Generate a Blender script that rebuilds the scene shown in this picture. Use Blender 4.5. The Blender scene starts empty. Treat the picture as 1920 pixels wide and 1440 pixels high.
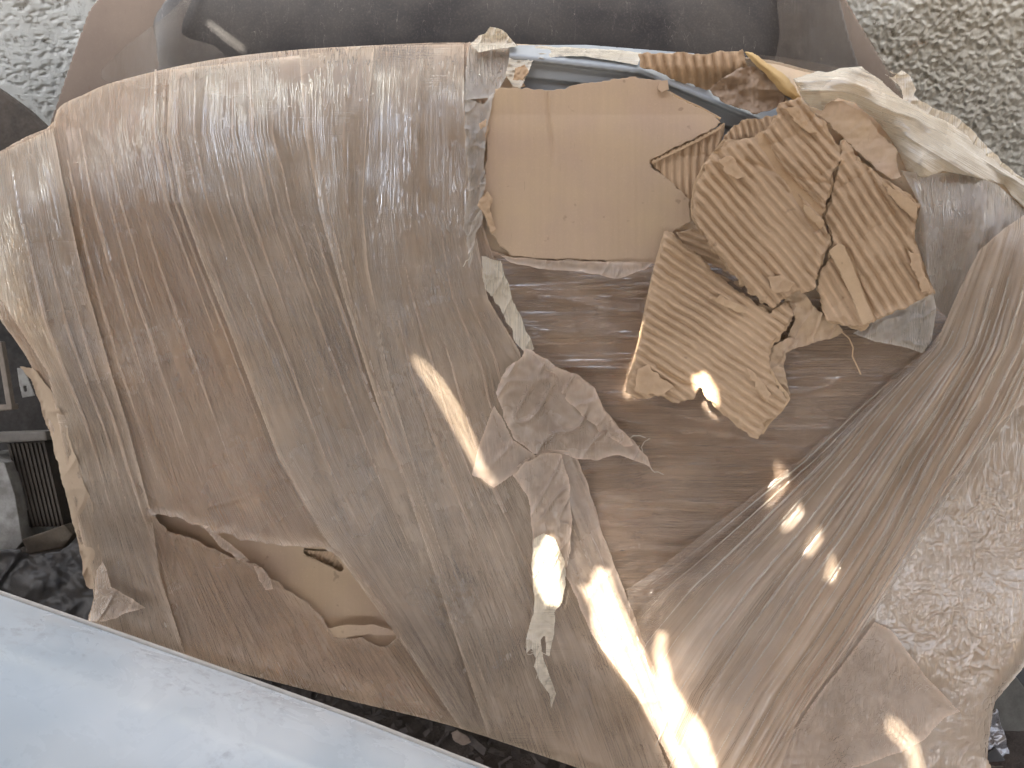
import bpy, bmesh, math, random
import numpy as np
from mathutils import Vector, Matrix
from mathutils.geometry import delaunay_2d_cdt

# ----------------------------------------------------------------- frame of the leaning package
D = 1.18                                  # camera to the package's front face
HALF = math.tan(math.radians(32.5))       # half horizontal field of view
S = HALF * D / 960.0                      # metres per photo pixel on the front face
THETA = math.radians(55)
LIFT = 0.536
CT, ST = math.cos(THETA), math.sin(THETA)

def to_world(x, y, h):
    """package frame (x right, y up along the face, h out of the face) -> world"""
    x = np.asarray(x, float); y = np.asarray(y, float); h = np.asarray(h, float)
    return np.stack([x + 0*y, y*CT - h*ST + 0*x, y*ST + h*CT + LIFT + 0*x], -1)

def at(px, py, h):
    px = np.asarray(px, float); py = np.asarray(py, float); h = np.asarray(h, float)
    f = (D - h) / D
    return to_world((px - 960)*S*f, (720 - py)*S*f, h)

scene = bpy.context.scene
col = scene.collection

# ----------------------------------------------------------------- camera
cam = bpy.data.cameras.new('camera')
cam.sensor_fit = 'HORIZONTAL'
cam.angle = math.radians(65)
cam.clip_start = 0.02
cam.clip_end = 300
camo = bpy.data.objects.new('camera', cam)
col.objects.link(camo)
camo.location = to_world(0, 0, D)
camo.rotation_euler = (THETA, 0, 0)
scene.camera = camo
cam.dof.use_dof = True; cam.dof.focus_distance = 1.17; cam.dof.aperture_fstop = 4.5

# ----------------------------------------------------------------- sky, sun, exposure
s_loc = np.array([-0.33, 0.36, 0.87]); s_loc /= np.linalg.norm(s_loc)
SUN = to_world(*s_loc) - to_world(0, 0, 0)
SUN = SUN / np.linalg.norm(SUN)
elev = math.asin(SUN[2]); rot = math.atan2(SUN[0], SUN[1])
w = bpy.data.worlds.new('World'); scene.world = w; w.use_nodes = True
nt = w.node_tree
sky = nt.nodes.new('ShaderNodeTexSky'); sky.sky_type = 'NISHITA'; sky.sun_disc = False
sky.sun_elevation = elev; sky.sun_rotation = rot
sky.air_density = 0.8; sky.dust_density = 5.0; sky.ozone_density = 0.8
bg = nt.nodes['Background']; bg.inputs['Strength'].default_value = 0.15
hz = nt.nodes.new('ShaderNodeHueSaturation'); hz.inputs['Saturation'].default_value = 0.42   # hazy, pale sky
nt.links.new(sky.outputs['Color'], hz.inputs['Color']); nt.links.new(hz.outputs['Color'], bg.inputs['Color'])
sun = bpy.data.lights.new('sun', 'SUN'); sun.energy = 5.0; sun.angle = math.radians(0.45)
sun.color = (1.0, 0.90, 0.77)
suno = bpy.data.objects.new('sun', sun); col.objects.link(suno)
suno.rotation_euler = Vector(SUN).to_track_quat('Z', 'Y').to_euler()
scene.view_settings.view_transform = 'Standard'
scene.view_settings.look = 'None'
scene.view_settings.exposure = 2.32
scene.view_settings.gamma = 1.0
scene.cycles.transparent_max_bounces = 14
scene.cycles.max_bounces = 6
scene.cycles.diffuse_bounces = 3

# ----------------------------------------------------------------- numpy noise
rng = np.random.default_rng(7)
TAB = rng.random((256, 256))

def vn(x, y, seed=0):
    x = np.asarray(x, float) + seed*17.31; y = np.asarray(y, float) + seed*9.77
    xi = np.floor(x).astype(int); yi = np.floor(y).astype(int)
    fx = x - xi; fy = y - yi
    fx = fx*fx*fx*(fx*(fx*6 - 15) + 10); fy = fy*fy*fy*(fy*(fy*6 - 15) + 10)
    a = TAB[yi & 255, xi & 255]; b = TAB[yi & 255, (xi+1) & 255]
    c = TAB[(yi+1) & 255, xi & 255]; d = TAB[(yi+1) & 255, (xi+1) & 255]
    return a + (b-a)*fx + (c-a)*fy + (a-b-c+d)*fx*fy

def fbm(x, y, seed=0, octv=4):
    v = 0; a = 0.5; n = 0
    for k in range(octv):
        v = v + a*vn(x*2**k, y*2**k, seed + k*3); n += a; a *= 0.5
    return v/n

def rid(x, y, seed=0, p=4):
    return (1 - np.abs(2*vn(x, y, seed) - 1))**p

def sstep(a, b, x):
    t = np.clip((x - a)/(b - a), 0, 1)
    return t*t*(3 - 2*t)

# ----------------------------------------------------------------- outlines
def densify(poly, step):
    P = np.asarray(poly, float); out = []
    for k in range(len(P)):
        a, b = P[k], P[(k+1) % len(P)]
        n = max(1, int(np.hypot(*(b - a))/step))
        for j in range(n):
            out.append(a + (b - a)*j/n)
    return np.array(out)

def smooth_closed(poly, sub=6):
    P = np.asarray(poly, float); n = len(P); out = []
    for k in range(n):
        p0, p1, p2, p3 = P[k-1], P[k], P[(k+1) % n], P[(k+2) % n]
        for j in range(sub):
            t = j/sub
            out.append(0.5*((2*p1) + (p2-p0)*t + (2*p0-5*p1+4*p2-p3)*t*t + (3*p1-p0-3*p2+p3)*t**3))
    return np.array(out)

def ragged(poly, amp, scale, seed, step=4.0):
    P = densify(poly, step)
    d = np.roll(P, -1, 0) - np.roll(P, 1, 0)
    L = np.hypot(d[:, 0], d[:, 1]) + 1e-6
    nrm = np.stack([d[:, 1]/L, -d[:, 0]/L], 1)
    s = np.arange(len(P))*step/scale
    j = (fbm(s, s*0 + 3.3, seed, 3) - 0.5)*2*amp
    return P + nrm*j[:, None]

def sdf(poly, X, Y):
    P = np.asarray(poly, float)
    d2 = np.full(X.shape, 1e12); ins = np.zeros(X.shape, bool)
    for k in range(len(P)):
        ax, ay = P[k-1]; bx, by = P[k]
        ex, ey = bx-ax, by-ay
        wx, wy = X-ax, Y-ay
        t = np.clip((wx*ex + wy*ey)/(ex*ex + ey*ey + 1e-12), 0, 1)
        dx = wx - ex*t; dy = wy - ey*t
        np.minimum(d2, dx*dx + dy*dy, out=d2)
        if ay != by:
            c = ((ay > Y) != (by > Y)) & (X < (bx-ax)*(Y-ay)/(by-ay) + ax)
            ins ^= c
    d = np.sqrt(d2)
    return np.where(ins, -d, d)

def clip_lookup(X, Y):
    return -sdf(OUT, X, Y)

def dline(pts, X, Y):
    """distance to an open polyline"""
    P = np.asarray(pts, float); d2 = np.full(X.shape, 1e12)
    for k in range(len(P)-1):
        ax, ay = P[k]; ex, ey = P[k+1]-P[k]
        wx, wy = X-ax, Y-ay
        t = np.clip((wx*ex + wy*ey)/(ex*ex + ey*ey), 0, 1)
        np.minimum(d2, (wx-ex*t)**2 + (wy-ey*t)**2, out=d2)
    return np.sqrt(d2)

# ----------------------------------------------------------------- mesh building
def link(name, me, mat, parent=None):
    o = bpy.data.objects.new(name, me); col.objects.link(o)
    if mat: me.materials.append(mat)
    if parent is not None:
        o.parent = parent
        root = parent
        off = Vector((0, 0, 0))
        while root is not None:
            off += root.location; root = root.parent
        me.transform(Matrix.Translation(-off))
    return o

def raw_mesh(name, V, F, uv=None, attrs=None, smooth=True):
    me = bpy.data.meshes.new(name)
    V = np.asarray(V, np.float32); F = np.asarray(F, np.int32)
    n = F.shape[1]
    me.vertices.add(len(V)); me.vertices.foreach_set('co', V.ravel())
    me.loops.add(F.size); me.loops.foreach_set('vertex_index', F.ravel())
    me.polygons.add(len(F))
    me.polygons.foreach_set('loop_start', np.arange(0, F.size, n, dtype=np.int32))
    me.polygons.foreach_set('loop_total', np.full(len(F), n, np.int32))
    if smooth: me.polygons.foreach_set('use_smooth', np.ones(len(F), bool))
    if uv is not None:
        l = me.uv_layers.new(name='UVMap')
        l.data.foreach_set('uv', np.asarray(uv, np.float32)[F.ravel()].ravel())
    for k, a in (attrs or {}).items():
        at_ = me.attributes.new(k, 'FLOAT', 'POINT')
        at_.data.foreach_set('value', np.asarray(a, np.float32))
    me.update(calc_edges=True); me.validate()
    return me

def sheet(name, poly, hfn, mat, parent, step=3.0, holes=(), uvfn=None, thick=0.0, thickfn=None, clip=None):
    """a real surface over an outline on the package's face; hfn gives its height"""
    P = np.asarray(poly, float)
    x0, y0 = P.min(0) - step; x1, y1 = P.max(0) + step
    xs = np.arange(x0, x1 + step, step); ys = np.arange(y0, y1 + step, step)
    X, Y = np.meshgrid(xs, ys)
    sd = sdf(P, X, Y)
    for hpoly in holes:
        sd = np.maximum(sd, -sdf(hpoly, X, Y))
    if clip is not None: sd = np.maximum(sd, -clip_lookup(X, Y)) if clip == 'OUT' else np.maximum(sd, sdf(clip, X, Y))
    gy, gx = np.gradient(sd, step)
    gl = np.hypot(gx, gy) + 1e-6
    keep = sd < step*0.8
    mv = np.where((sd > 0) & keep, sd, 0)
    X = X - gx/gl*mv; Y = Y - gy/gl*mv
    q = keep[:-1, :-1] & keep[1:, :-1] & keep[:-1, 1:] & keep[1:, 1:]
    nin = (sd < 0)
    q &= (nin[:-1, :-1] | nin[1:, :-1] | nin[:-1, 1:] | nin[1:, 1:])
    idx = np.arange(X.size).reshape(X.shape)
    F = np.stack([idx[1:, :-1][q], idx[1:, 1:][q], idx[:-1, 1:][q], idx[:-1, :-1][q]], 1)
    used = np.unique(F); remap = np.full(X.size, -1); remap[used] = np.arange(len(used))
    F = remap[F]
    X = X.ravel()[used]; Y = Y.ravel()[used]; e = np.maximum(-sd.ravel()[used], 0)
    h = hfn(X, Y, e)
    V = at(X, Y, h)
    uv = np.stack(uvfn(X, Y), 1) if uvfn else np.stack([X/100, Y/100], 1)
    tk = thickfn(X, Y, e) if thickfn else np.exp(-e/5.0)
    n = len(V)
    if thick > 0:
        V2 = at(X, Y, h - thick)
        E = np.concatenate([F[:, [0, 1]], F[:, [1, 2]], F[:, [2, 3]], F[:, [3, 0]]])
        key = np.sort(E, 1); key = key[:, 0].astype(np.int64)*n + key[:, 1]
        _, inv, cnt = np.unique(key, return_inverse=True, return_counts=True)
        B = E[cnt[inv] == 1]
        F = np.concatenate([F, F[:, ::-1] + n, np.stack([B[:, 1], B[:, 0], B[:, 0]+n, B[:, 1]+n], 1)])
        V = np.concatenate([V, V2]); uv = np.concatenate([uv, uv]); tk = np.concatenate([tk, tk])
    me = raw_mesh(name, V, F, uv, {'layers': tk})
    return link(name, me, mat, parent)

def prism(name, poly, h, depth, mat, parent=None, bevel=0.002, tilt=None):
    """a solid whose front outline is poly at height h, going depth back"""
    bm = bmesh.new()
    P = np.asarray(poly, float)
    hs = np.full(len(P), float(h)) if tilt is None else h + np.asarray(tilt, float)
    f = at(P[:, 0], P[:, 1], hs)
    back = at(0, 0, -1) - at(960, 720, 0); 
    nrm = to_world(0, 0, -1.0) - to_world(0, 0, 0)
    v1 = [bm.verts.new(p) for p in f]; v2 = [bm.verts.new(p + nrm*depth) for p in f]
    bm.faces.new(v1); bm.faces.new(v2[::-1])
    for k in range(len(P)):
        j = (k+1) % len(P)
        bm.faces.new((v1[j], v1[k], v2[k], v2[j]))
    bmesh.ops.recalc_face_normals(bm, faces=bm.faces)
    if bevel: bmesh.ops.bevel(bm, geom=list(bm.edges), offset=bevel, segments=2, affect='EDGES', profile=0.6)
    me = bpy.data.meshes.new(name); bm.to_mesh(me); bm.free()
    return link(name, me, mat, parent)

def tube(name, pts, r, mat, parent=None, seg=8, taper=None):
    """pts world Nx3"""
    P = np.asarray(pts, float); V = []; F = []
    up = np.array([0.3, 0.2, 0.9])
    for k in range(len(P)):
        d = P[min(k+1, len(P)-1)] - P[max(k-1, 0)]; d /= np.linalg.norm(d)
        a = np.cross(d, up); a /= np.linalg.norm(a); b = np.cross(d, a)
        rr = r if taper is None else r*taper[k]
        for j in range(seg):
            t = 2*math.pi*j/seg
            V.append(P[k] + rr*(math.cos(t)*a + math.sin(t)*b))
        if k:
            for j in range(seg):
                j2 = (j+1) % seg
                F.append(((k-1)*seg+j, (k-1)*seg+j2, k*seg+j2, k*seg+j))
    return link(name, raw_mesh(name, V, F), mat, parent)

def thing(name, label, cat, base, group=None):
    o = bpy.data.objects.new(name, None); col.objects.link(o)
    o.location = base; o['label'] = label; o['category'] = cat
    o.empty_display_size = 0.05
    if group: o['group'] = group
    return o

def tag(o, label, cat, group=None):
    o['label'] = label; o['category'] = cat
    if group: o['group'] = group
    return o

# ----------------------------------------------------------------- materials
class N:
    def __init__(s, name):
        s.m = bpy.data.materials.new(name); s.m.use_nodes = True
        s.t = s.m.node_tree; s.t.nodes.clear()
        s.out = s.t.nodes.new('ShaderNodeOutputMaterial')
    def n(s, typ, ins=None, **kw):
        nd = s.t.nodes.new('ShaderNode' + typ)
        for k, v in kw.items(): setattr(nd, k, v)
        for k, v in (ins or {}).items():
            if isinstance(v, bpy.types.NodeSocket): s.t.links.new(v, nd.inputs[k])
            else: nd.inputs[k].default_value = v
        return nd
    def noise(s, vec, scale, detail=4, rough=0.55, dist=0.0):
        return s.n('TexNoise', {'Vector': vec, 'Scale': scale, 'Detail': detail, 'Roughness': rough, 'Distortion': dist}).outputs['Fac']
    def map(s, vec, sc):
        return s.n('Mapping', {'Vector': vec, 'Scale': sc}).outputs['Vector']
    def ramp(s, fac, stops):
        r = s.n('ValToRGB', {'Fac': fac}); e = r.color_ramp.elements
        while len(e) < len(stops): e.new(0.5)
        for el, (p, c) in zip(e, stops):
            el.position = p; el.color = (*c, 1) if len(c) == 3 else c
        return r.outputs['Color']
    def rng(s, fac, a, b, lo, hi):
        return s.n('MapRange', {'Value': fac, 'From Min': a, 'From Max': b, 'To Min': lo, 'To Max': hi}).outputs['Result']
    def mathn(s, op, a, b=0.0):
        nd = s.t.nodes.new('ShaderNodeMath'); nd.operation = op
        for k, v in ((0, a), (1, b)):
            if isinstance(v, bpy.types.NodeSocket): s.t.links.new(v, nd.inputs[k])
            else: nd.inputs[k].default_value = v
        return nd.outputs[0]
    def mix(s, fac, a, b, blend='MIX'):
        nd = s.t.nodes.new('ShaderNodeMix'); nd.data_type = 'RGBA'; nd.blend_type = blend
        for k, v in ((0, fac), (6, a), (7, b)):
            if isinstance(v, bpy.types.NodeSocket): s.t.links.new(v, nd.inputs[k])
            else: nd.inputs[k].default_value = v if k == 0 else ((*v, 1) if len(v) == 3 else v)
        return nd.outputs[2]
    def bump(s, height, strength, dist, normal=None):
        ins = {'Height': height, 'Strength': strength, 'Distance': dist}
        if normal is not None: ins['Normal'] = normal
        return s.n('Bump', ins).outputs['Normal']
    def bsdf(s, color, rough, normal=None, spec=0.5, metal=0.0, coat=0.0, coat_rough=0.1):
        ins = {'Base Color': color if isinstance(color, bpy.types.NodeSocket) else (*color, 1), 'Roughness': rough,
               'Specular IOR Level': spec, 'Metallic': metal, 'Coat Weight': coat, 'Coat Roughness': coat_rough}
        if normal is not None: ins['Normal'] = normal
        return s.n('BsdfPrincipled', ins).outputs[0]
    def done(s, sh):
        s.t.links.new(sh, s.out.inputs['Surface']); return s.m

def film_mat(name, c1, c2, op, opvar, layer_k, rough, fu=(3.0, 0.25), bstr=0.4, gloss=1.0, transl=0.3, cross=0.3):
    g = N(name)
    tc = g.n('TexCoord'); uv = tc.outputs['UV']; ob = tc.outputs['Object']
    lay = g.n('Attribute', attribute_name='layers').outputs['Fac']
    fine = g.noise(g.map(uv, (fu[0]*8, fu[1]*8, 1)), 1.0, 3)
    med = g.noise(g.map(uv, (fu[0]*2.2, fu[1]*2.0, 1)), 1.0, 4, dist=0.3)
    blot = g.noise(ob, 7.0, 5, 0.6)
    dust = g.noise(ob, 60.0, 4, 0.7)
    cl = g.mix(g.rng(blot, 0.35, 0.65, 0, 1), c1, c2)
    cl = g.mix(g.rng(dust, 0.45, 0.75, 0.0, 0.22), cl, (0.72, 0.66, 0.58))
    o = g.mathn('ADD', op, g.mathn('MULTIPLY', g.mathn('SUBTRACT', med, 0.5), opvar))
    o = g.mathn('ADD', o, g.mathn('MULTIPLY', g.mathn('SUBTRACT', blot, 0.5), opvar))
    o = g.mathn('ADD', o, g.mathn('MULTIPLY', lay, layer_k))
    o = g.n('Clamp', {'Value': o, 'Min': 0.04, 'Max': 0.97}).outputs[0]
    def lines(n, p):
        return g.mathn('POWER', g.mathn('SUBTRACT', 1.0, g.mathn('ABSOLUTE', g.mathn('SUBTRACT', g.mathn('MULTIPLY', n, 2.0), 1.0))), p)
    l1 = lines(g.noise(g.map(uv, (fu[0]*5, fu[1]*1.2, 1)), 1.0, 1, dist=0.25), 14.0)
    l2 = lines(g.noise(g.map(uv, (fu[0]*11, fu[1]*2.4, 1)), 1.0, 1, dist=0.2), 9.0)
    where = g.rng(g.noise(g.map(uv, (fu[0]*0.5, fu[1]*2.2, 1)), 1.0, 2), 0.36, 0.68, 0, 1)
    l3 = lines(g.noise(g.map(uv, (fu[1]*1.5, fu[0]*4.5, 1)), 1.0, 1, dist=0.3), 16.0)
    wh3 = g.rng(g.noise(g.map(uv, (fu[1]*2.5, fu[0]*0.35, 1)), 1.0, 2), 0.47, 0.62, 0, 0.7)
    ln = g.mathn('MULTIPLY', g.mathn('ADD', l1, g.mathn('MULTIPLY', l2, 0.6)), where)
    ln = g.mathn('ADD', ln, g.mathn('MULTIPLY', l3, g.mathn('MULTIPLY', wh3, cross)))
    dirt = g.mathn('MULTIPLY', g.rng(g.noise(g.map(uv, (fu[0]*3, fu[1]*2.6, 1)), 1.0, 3), 0.66, 0.76, 0, 0.5), g.rng(g.noise(ob, 5.0, 2), 0.5, 0.62, 0, 1))
    cl = g.mix(dirt, cl, (0.17, 0.14, 0.12))
    o = g.n('Clamp', {'Value': g.mathn('ADD', o, g.mathn('MULTIPLY', ln, 0.10)), 'Min': 0.04, 'Max': 0.97}).outputs[0]
    hgt = g.mathn('ADD', g.mathn('ADD', g.mathn('MULTIPLY', fine, 0.35), g.mathn('MULTIPLY', med, 0.7)), g.mathn('MULTIPLY', ln, 0.9))
    l4 = lines(g.noise(g.map(uv, (fu[0]*9, fu[1]*7, 1)), 1.0, 1, dist=0.5), 22.0)
    l4 = g.mathn('MULTIPLY', l4, g.rng(g.noise(ob, 16.0, 3), 0.45, 0.70, 0, 1))
    nb = g.bump(hgt, bstr*0.7, 0.003)
    hgt = g.mathn('ADD', hgt, g.mathn('MULTIPLY', l4, 1.5))
    ng = g.bump(hgt, min(1.0, bstr*1.6), 0.006)
    dif = g.n('BsdfDiffuse', {'Color': cl, 'Normal': nb}).outputs[0]
    tr = g.n('BsdfTranslucent', {'Color': cl, 'Normal': nb}).outputs[0]
    body = g.n('MixShader', {0: transl, 1: dif, 2: tr}).outputs[0]
    tp = g.n('BsdfTransparent', {'Color': (0.98, 0.95, 0.915, 1)}).outputs[0]
    base = g.n('MixShader', {0: o, 1: tp, 2: body}).outputs[0]
    rg = g.rng(g.noise(ob, 6.0, 4, 0.6), 0.38, 0.64, rough*0.6, rough*2.1)
    rg = g.mathn('MULTIPLY', rg, g.mathn('SUBTRACT', 1.0, g.mathn('MULTIPLY', l4, 0.6)))
    gl = g.n('BsdfGlossy', {'Color': (1, 1, 1, 1), 'Roughness': rg, 'Normal': ng}).outputs[0]
    fr = g.n('Fresnel', {'IOR': 1.55, 'Normal': ng}).outputs[0]
    fr = g.mathn('MULTIPLY', fr, gloss)
    return g.done(g.n('MixShader', {0: fr, 1: base, 2: gl}).outputs[0])

def card_mat(name, c, c2, fu=(9.0, 0.4), bstr=0.15, rough=0.85, crest=0.0, sss=0.0):
    g = N(name)
    tc = g.n('TexCoord'); uv = tc.outputs['UV']; ob = tc.outputs['Object']
    st = g.noise(g.map(uv, (fu[0], fu[1], 1)), 1.0, 3)
    blot = g.noise(ob, 9.0, 5, 0.6)
    fib = g.noise(ob, 320.0, 3, 0.7)
    cl = g.mix(g.rng(blot, 0.36, 0.64, 0, 1), c, c2)
    cl = g.mix(g.rng(st, 0.42, 0.72, 0, 0.16), cl, tuple(v*0.72 for v in c))
    cl = g.mix(g.rng(fib, 0.55, 0.8, 0, 0.28), cl, tuple(min(1, v*1.35) for v in c))
    if crest:      # torn fibres on the glue lines, plus ridge light painted into crests
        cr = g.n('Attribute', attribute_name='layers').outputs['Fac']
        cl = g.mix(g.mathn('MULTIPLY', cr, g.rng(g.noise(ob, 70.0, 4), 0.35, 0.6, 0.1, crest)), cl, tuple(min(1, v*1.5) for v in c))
    spot = g.rng(g.noise(ob, 55.0, 2), 0.70, 0.76, 0, 0.35)
    cl = g.mix(spot, cl, (0.16, 0.11, 0.08))
    fl = g.rng(g.noise(g.map(uv, (fu[0]*4.5, fu[1]*7, 1)), 1.0, 2), 0.70, 0.78, 0, 0.4)
    cl = g.mix(fl, cl, tuple(v*0.45 for v in c))
    nb = g.bump(g.mathn('ADD', st, g.mathn('MULTIPLY', fib, 0.35)), bstr, 0.002)
    sh = g.bsdf(cl, rough, nb, spec=0.2)
    if sss:
        p = sh.node; p.subsurface_method = 'BURLEY'
        p.inputs['Subsurface Weight'].default_value = sss
        p.inputs['Subsurface Radius'].default_value = (1.0, 0.55, 0.28)
        p.inputs['Subsurface Scale'].default_value = 0.07
    return g.done(sh)

def plain_mat(name, c, c2, rough, scale=20, metal=0.0, spec=0.5, coat=0.0, bstr=0.2, coat_rough=0.1, lo=0.35, hi=0.65):
    g = N(name)
    ob = g.n('TexCoord').outputs['Object']
    a = g.noise(ob, scale, 6, 0.65)
    b = g.noise(ob, scale*9, 4, 0.6)
    cl = g.mix(g.rng(a, lo, hi, 0, 1), c, c2)
    rr = g.rng(b, 0.3, 0.7, rough*0.8, min(1, rough*1.25))
    nb = g.bump(g.mathn('ADD', a, g.mathn('MULTIPLY', b, 0.4)), bstr, 0.002)
    return g.done(g.bsdf(cl, rr, nb, spec=spec, metal=metal, coat=coat, coat_rough=coat_rough))

CARD = card_mat('cardboard', (0.575, 0.435, 0.295), (0.525, 0.39, 0.29), (9.0, 0.35))
CARD_BODY = card_mat('cardboard under film', (0.64, 0.48, 0.335), (0.58, 0.43, 0.30), (6.0, 0.5), sss=0.45)
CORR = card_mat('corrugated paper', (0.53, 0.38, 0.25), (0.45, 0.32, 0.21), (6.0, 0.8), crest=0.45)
CORR_EDGE = card_mat('torn paper', (0.58, 0.42, 0.27), (0.50, 0.35, 0.22), (6.0, 6.0))
FILM = film_mat('dusty stretch film', (0.79, 0.60, 0.45), (0.84, 0.665, 0.51), 0.36, 0.42, 0.22, 0.17, bstr=0.6, gloss=0.85)
FILM_H = film_mat('tight stretch film', (0.78, 0.57, 0.42), (0.84, 0.64, 0.48), 0.34, 0.4, 0.2, 0.13, bstr=0.7, gloss=1.4)
FILM_TURN = film_mat('second turn of film', (0.79, 0.625, 0.465), (0.84, 0.68, 0.52), 0.46, 0.35, 0.35, 0.15, bstr=0.6, gloss=0.9)
FILM_CLEAR = film_mat('clear film', (0.62, 0.56, 0.48), (0.68, 0.61, 0.52), 0.42, 0.35, 0.35, 0.14, fu=(2.0, 0.6), gloss=1.2)
FILM_TORN = film_mat('torn film', (0.82, 0.66, 0.52), (0.87, 0.71, 0.57), 0.50, 0.35, 0.35, 0.22, fu=(1.2, 1.0), transl=0.4)
FILM_CREAM = film_mat('bunched film', (0.78, 0.69, 0.54), (0.84, 0.77, 0.64), 0.88, 0.3, 0.1, 0.25, transl=0.25, bstr=0.6)

# =================================================================== SETTING
def ground():
    g = N('dark dirt')
    ob = g.n('TexCoord').outputs['Object']
    a = g.noise(ob, 14, 8, 0.7); b = g.noise(ob, 120, 4, 0.7)
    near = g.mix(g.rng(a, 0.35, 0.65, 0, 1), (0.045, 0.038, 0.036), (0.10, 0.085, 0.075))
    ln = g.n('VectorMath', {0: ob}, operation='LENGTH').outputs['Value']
    near = g.mix(g.rng(ln, 2.2, 3.2, 0, 1), near, g.mix(a, (0.30, 0.235, 0.16), (0.40, 0.32, 0.225)))      # unseen outer ground made pale to bounce warm light in
    nb = g.bump(g.mathn('ADD', a, g.mathn('MULTIPLY', b, 0.3)), 0.8, 0.02)
    m = g.done(g.bsdf(near, 0.95, nb, spec=0.15))
    c = np.concatenate([[-40, -12, -5], np.arange(-1.5, 1.51, 0.015), [5, 12, 40]])
    d = np.concatenate([[-40, -12, -4], np.arange(-1.0, 0.71, 0.015), [4, 12, 40]])
    X, Y = np.meshgrid(c, d)
    Z = 0.012*(fbm(X*18, Y*18, 5, 4) - 0.5) * ((np.abs(X) < 1.4) & (np.abs(Y) < 0.95))
    idx = np.arange(X.size).reshape(X.shape)
    F = np.stack([idx[:-1, :-1], idx[:-1, 1:], idx[1:, 1:], idx[1:, :-1]], -1).reshape(-1, 4)
    o = link('ground', raw_mesh('ground', np.stack([X, Y, Z], -1).reshape(-1, 3), F), m)
    o['kind'] = 'structure'
ground()

WALL_Y = 0.60
def wall():
    g = N('roughcast plaster')
    ob = g.n('TexCoord').outputs['Object']
    a = g.noise(ob, 5, 6, 0.6); b = g.noise(ob, 45, 5, 0.7); c = g.noise(ob, 240, 4, 0.6)
    rough = g.n('Attribute', attribute_name='grit').outputs['Fac']
    white = g.mix(g.rng(a, 0.35, 0.7, 0, 1), (0.62, 0.67, 0.69), (0.52, 0.555, 0.56))
    grit = g.mix(g.rng(b, 0.35, 0.65, 0, 1), (0.46, 0.46, 0.43), (0.38, 0.375, 0.34))
    cl = g.mix(rough, white, grit)
    pit = g.rng(b, 0.58, 0.66, 0, 0.8)
    cl = g.mix(g.mathn('MULTIPLY', pit, g.rng(c, 0.35, 0.6, 0, 1)), cl, (0.13, 0.11, 0.085))
    rust = g.rng(g.noise(ob, 16, 3), 0.66, 0.72, 0, 0.7)
    cl = g.mix(g.mathn('MULTIPLY', rust, g.rng(c, 0.4, 0.6, 0, 1)), cl, (0.26, 0.14, 0.06))
    nb = g.bump(g.mathn('ADD', b, g.mathn('MULTIPLY', c, 0.5)), 0.5, 0.003)
    m = g.done(g.bsdf(cl, 0.95, nb, spec=0.15))
    xs = np.concatenate([np.arange(-4, -1.3, 0.1), np.arange(-1.3, -0.55, 0.004), np.arange(-0.55, 0.55, 0.03),
                         np.arange(0.55, 1.35, 0.002), np.arange(1.35, 4, 0.1)])
    zs = np.concatenate([np.arange(0, 0.62, 0.02), np.arange(0.62, 1.12, 0.002), np.arange(1.12, 1.32, 0.02)])
    X, Z = np.meshgrid(xs, zs)
    g_ = sstep(0.45, 0.8, X + 0.5*(0.95 - Z)) * (1 - 0.45*sstep(0.93, 1.05, Z + 0.12*X - 0.1))
    wx = X + 0.006*vn(X*60, Z*60, 3); wz = Z + 0.006*vn(X*60, Z*60, 4)
    ra, rb = wx*0.8 + wz*0.6, -wx*0.6 + wz*0.8
    peb = 0.75*vn(ra*165, rb*115, 1) + 0.45*vn(ra*60 + rb*210, rb*60 - ra*210, 2) + 0.2*vn(ra*310, rb*310, 8)
    dep = 0.0085*peb*g_ + 0.0014*fbm(ra*26, rb*26, 6, 5) + 0.03*(fbm(X*3, Z*3, 9, 2) - 0.5)
    pits = sstep(0.60, 0.72, fbm(ra*130, rb*150, 12, 3))*(1 - g_)*0.002
    Yv = WALL_Y - dep + pits
    idx = np.arange(X.size).reshape(X.shape); n = X.size
    F = np.stack([idx[:-1, :-1], idx[:-1, 1:], idx[1:, 1:], idx[1:, :-1]], -1).reshape(-1, 4)
    V = np.stack([X, Yv, Z], -1).reshape(-1, 3)
    # back face and top so the wall has its thickness
    top = idx[-1]; bk = V[top].copy(); bk[:, 1] = WALL_Y + 0.2
    lo = V[idx[0]].copy(); lo[:, 1] = WALL_Y + 0.2
    V = np.concatenate([V, bk, lo]); k = len(top)
    F2 = np.stack([top[:-1], top[1:], n + np.arange(1, k), n + np.arange(k-1)], 1)
    F3 = np.stack([n + np.arange(k-1), n + np.arange(1, k), n + k + np.arange(1, k), n + k + np.arange(k-1)], 1)
    gr = np.concatenate([g_.ravel(), np.zeros(2*k)])
    o = link('wall', raw_mesh('wall', V, np.concatenate([F, F2, F3]), None, {'grit': gr}), m)
    o['kind'] = 'structure'
wall()

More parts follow.
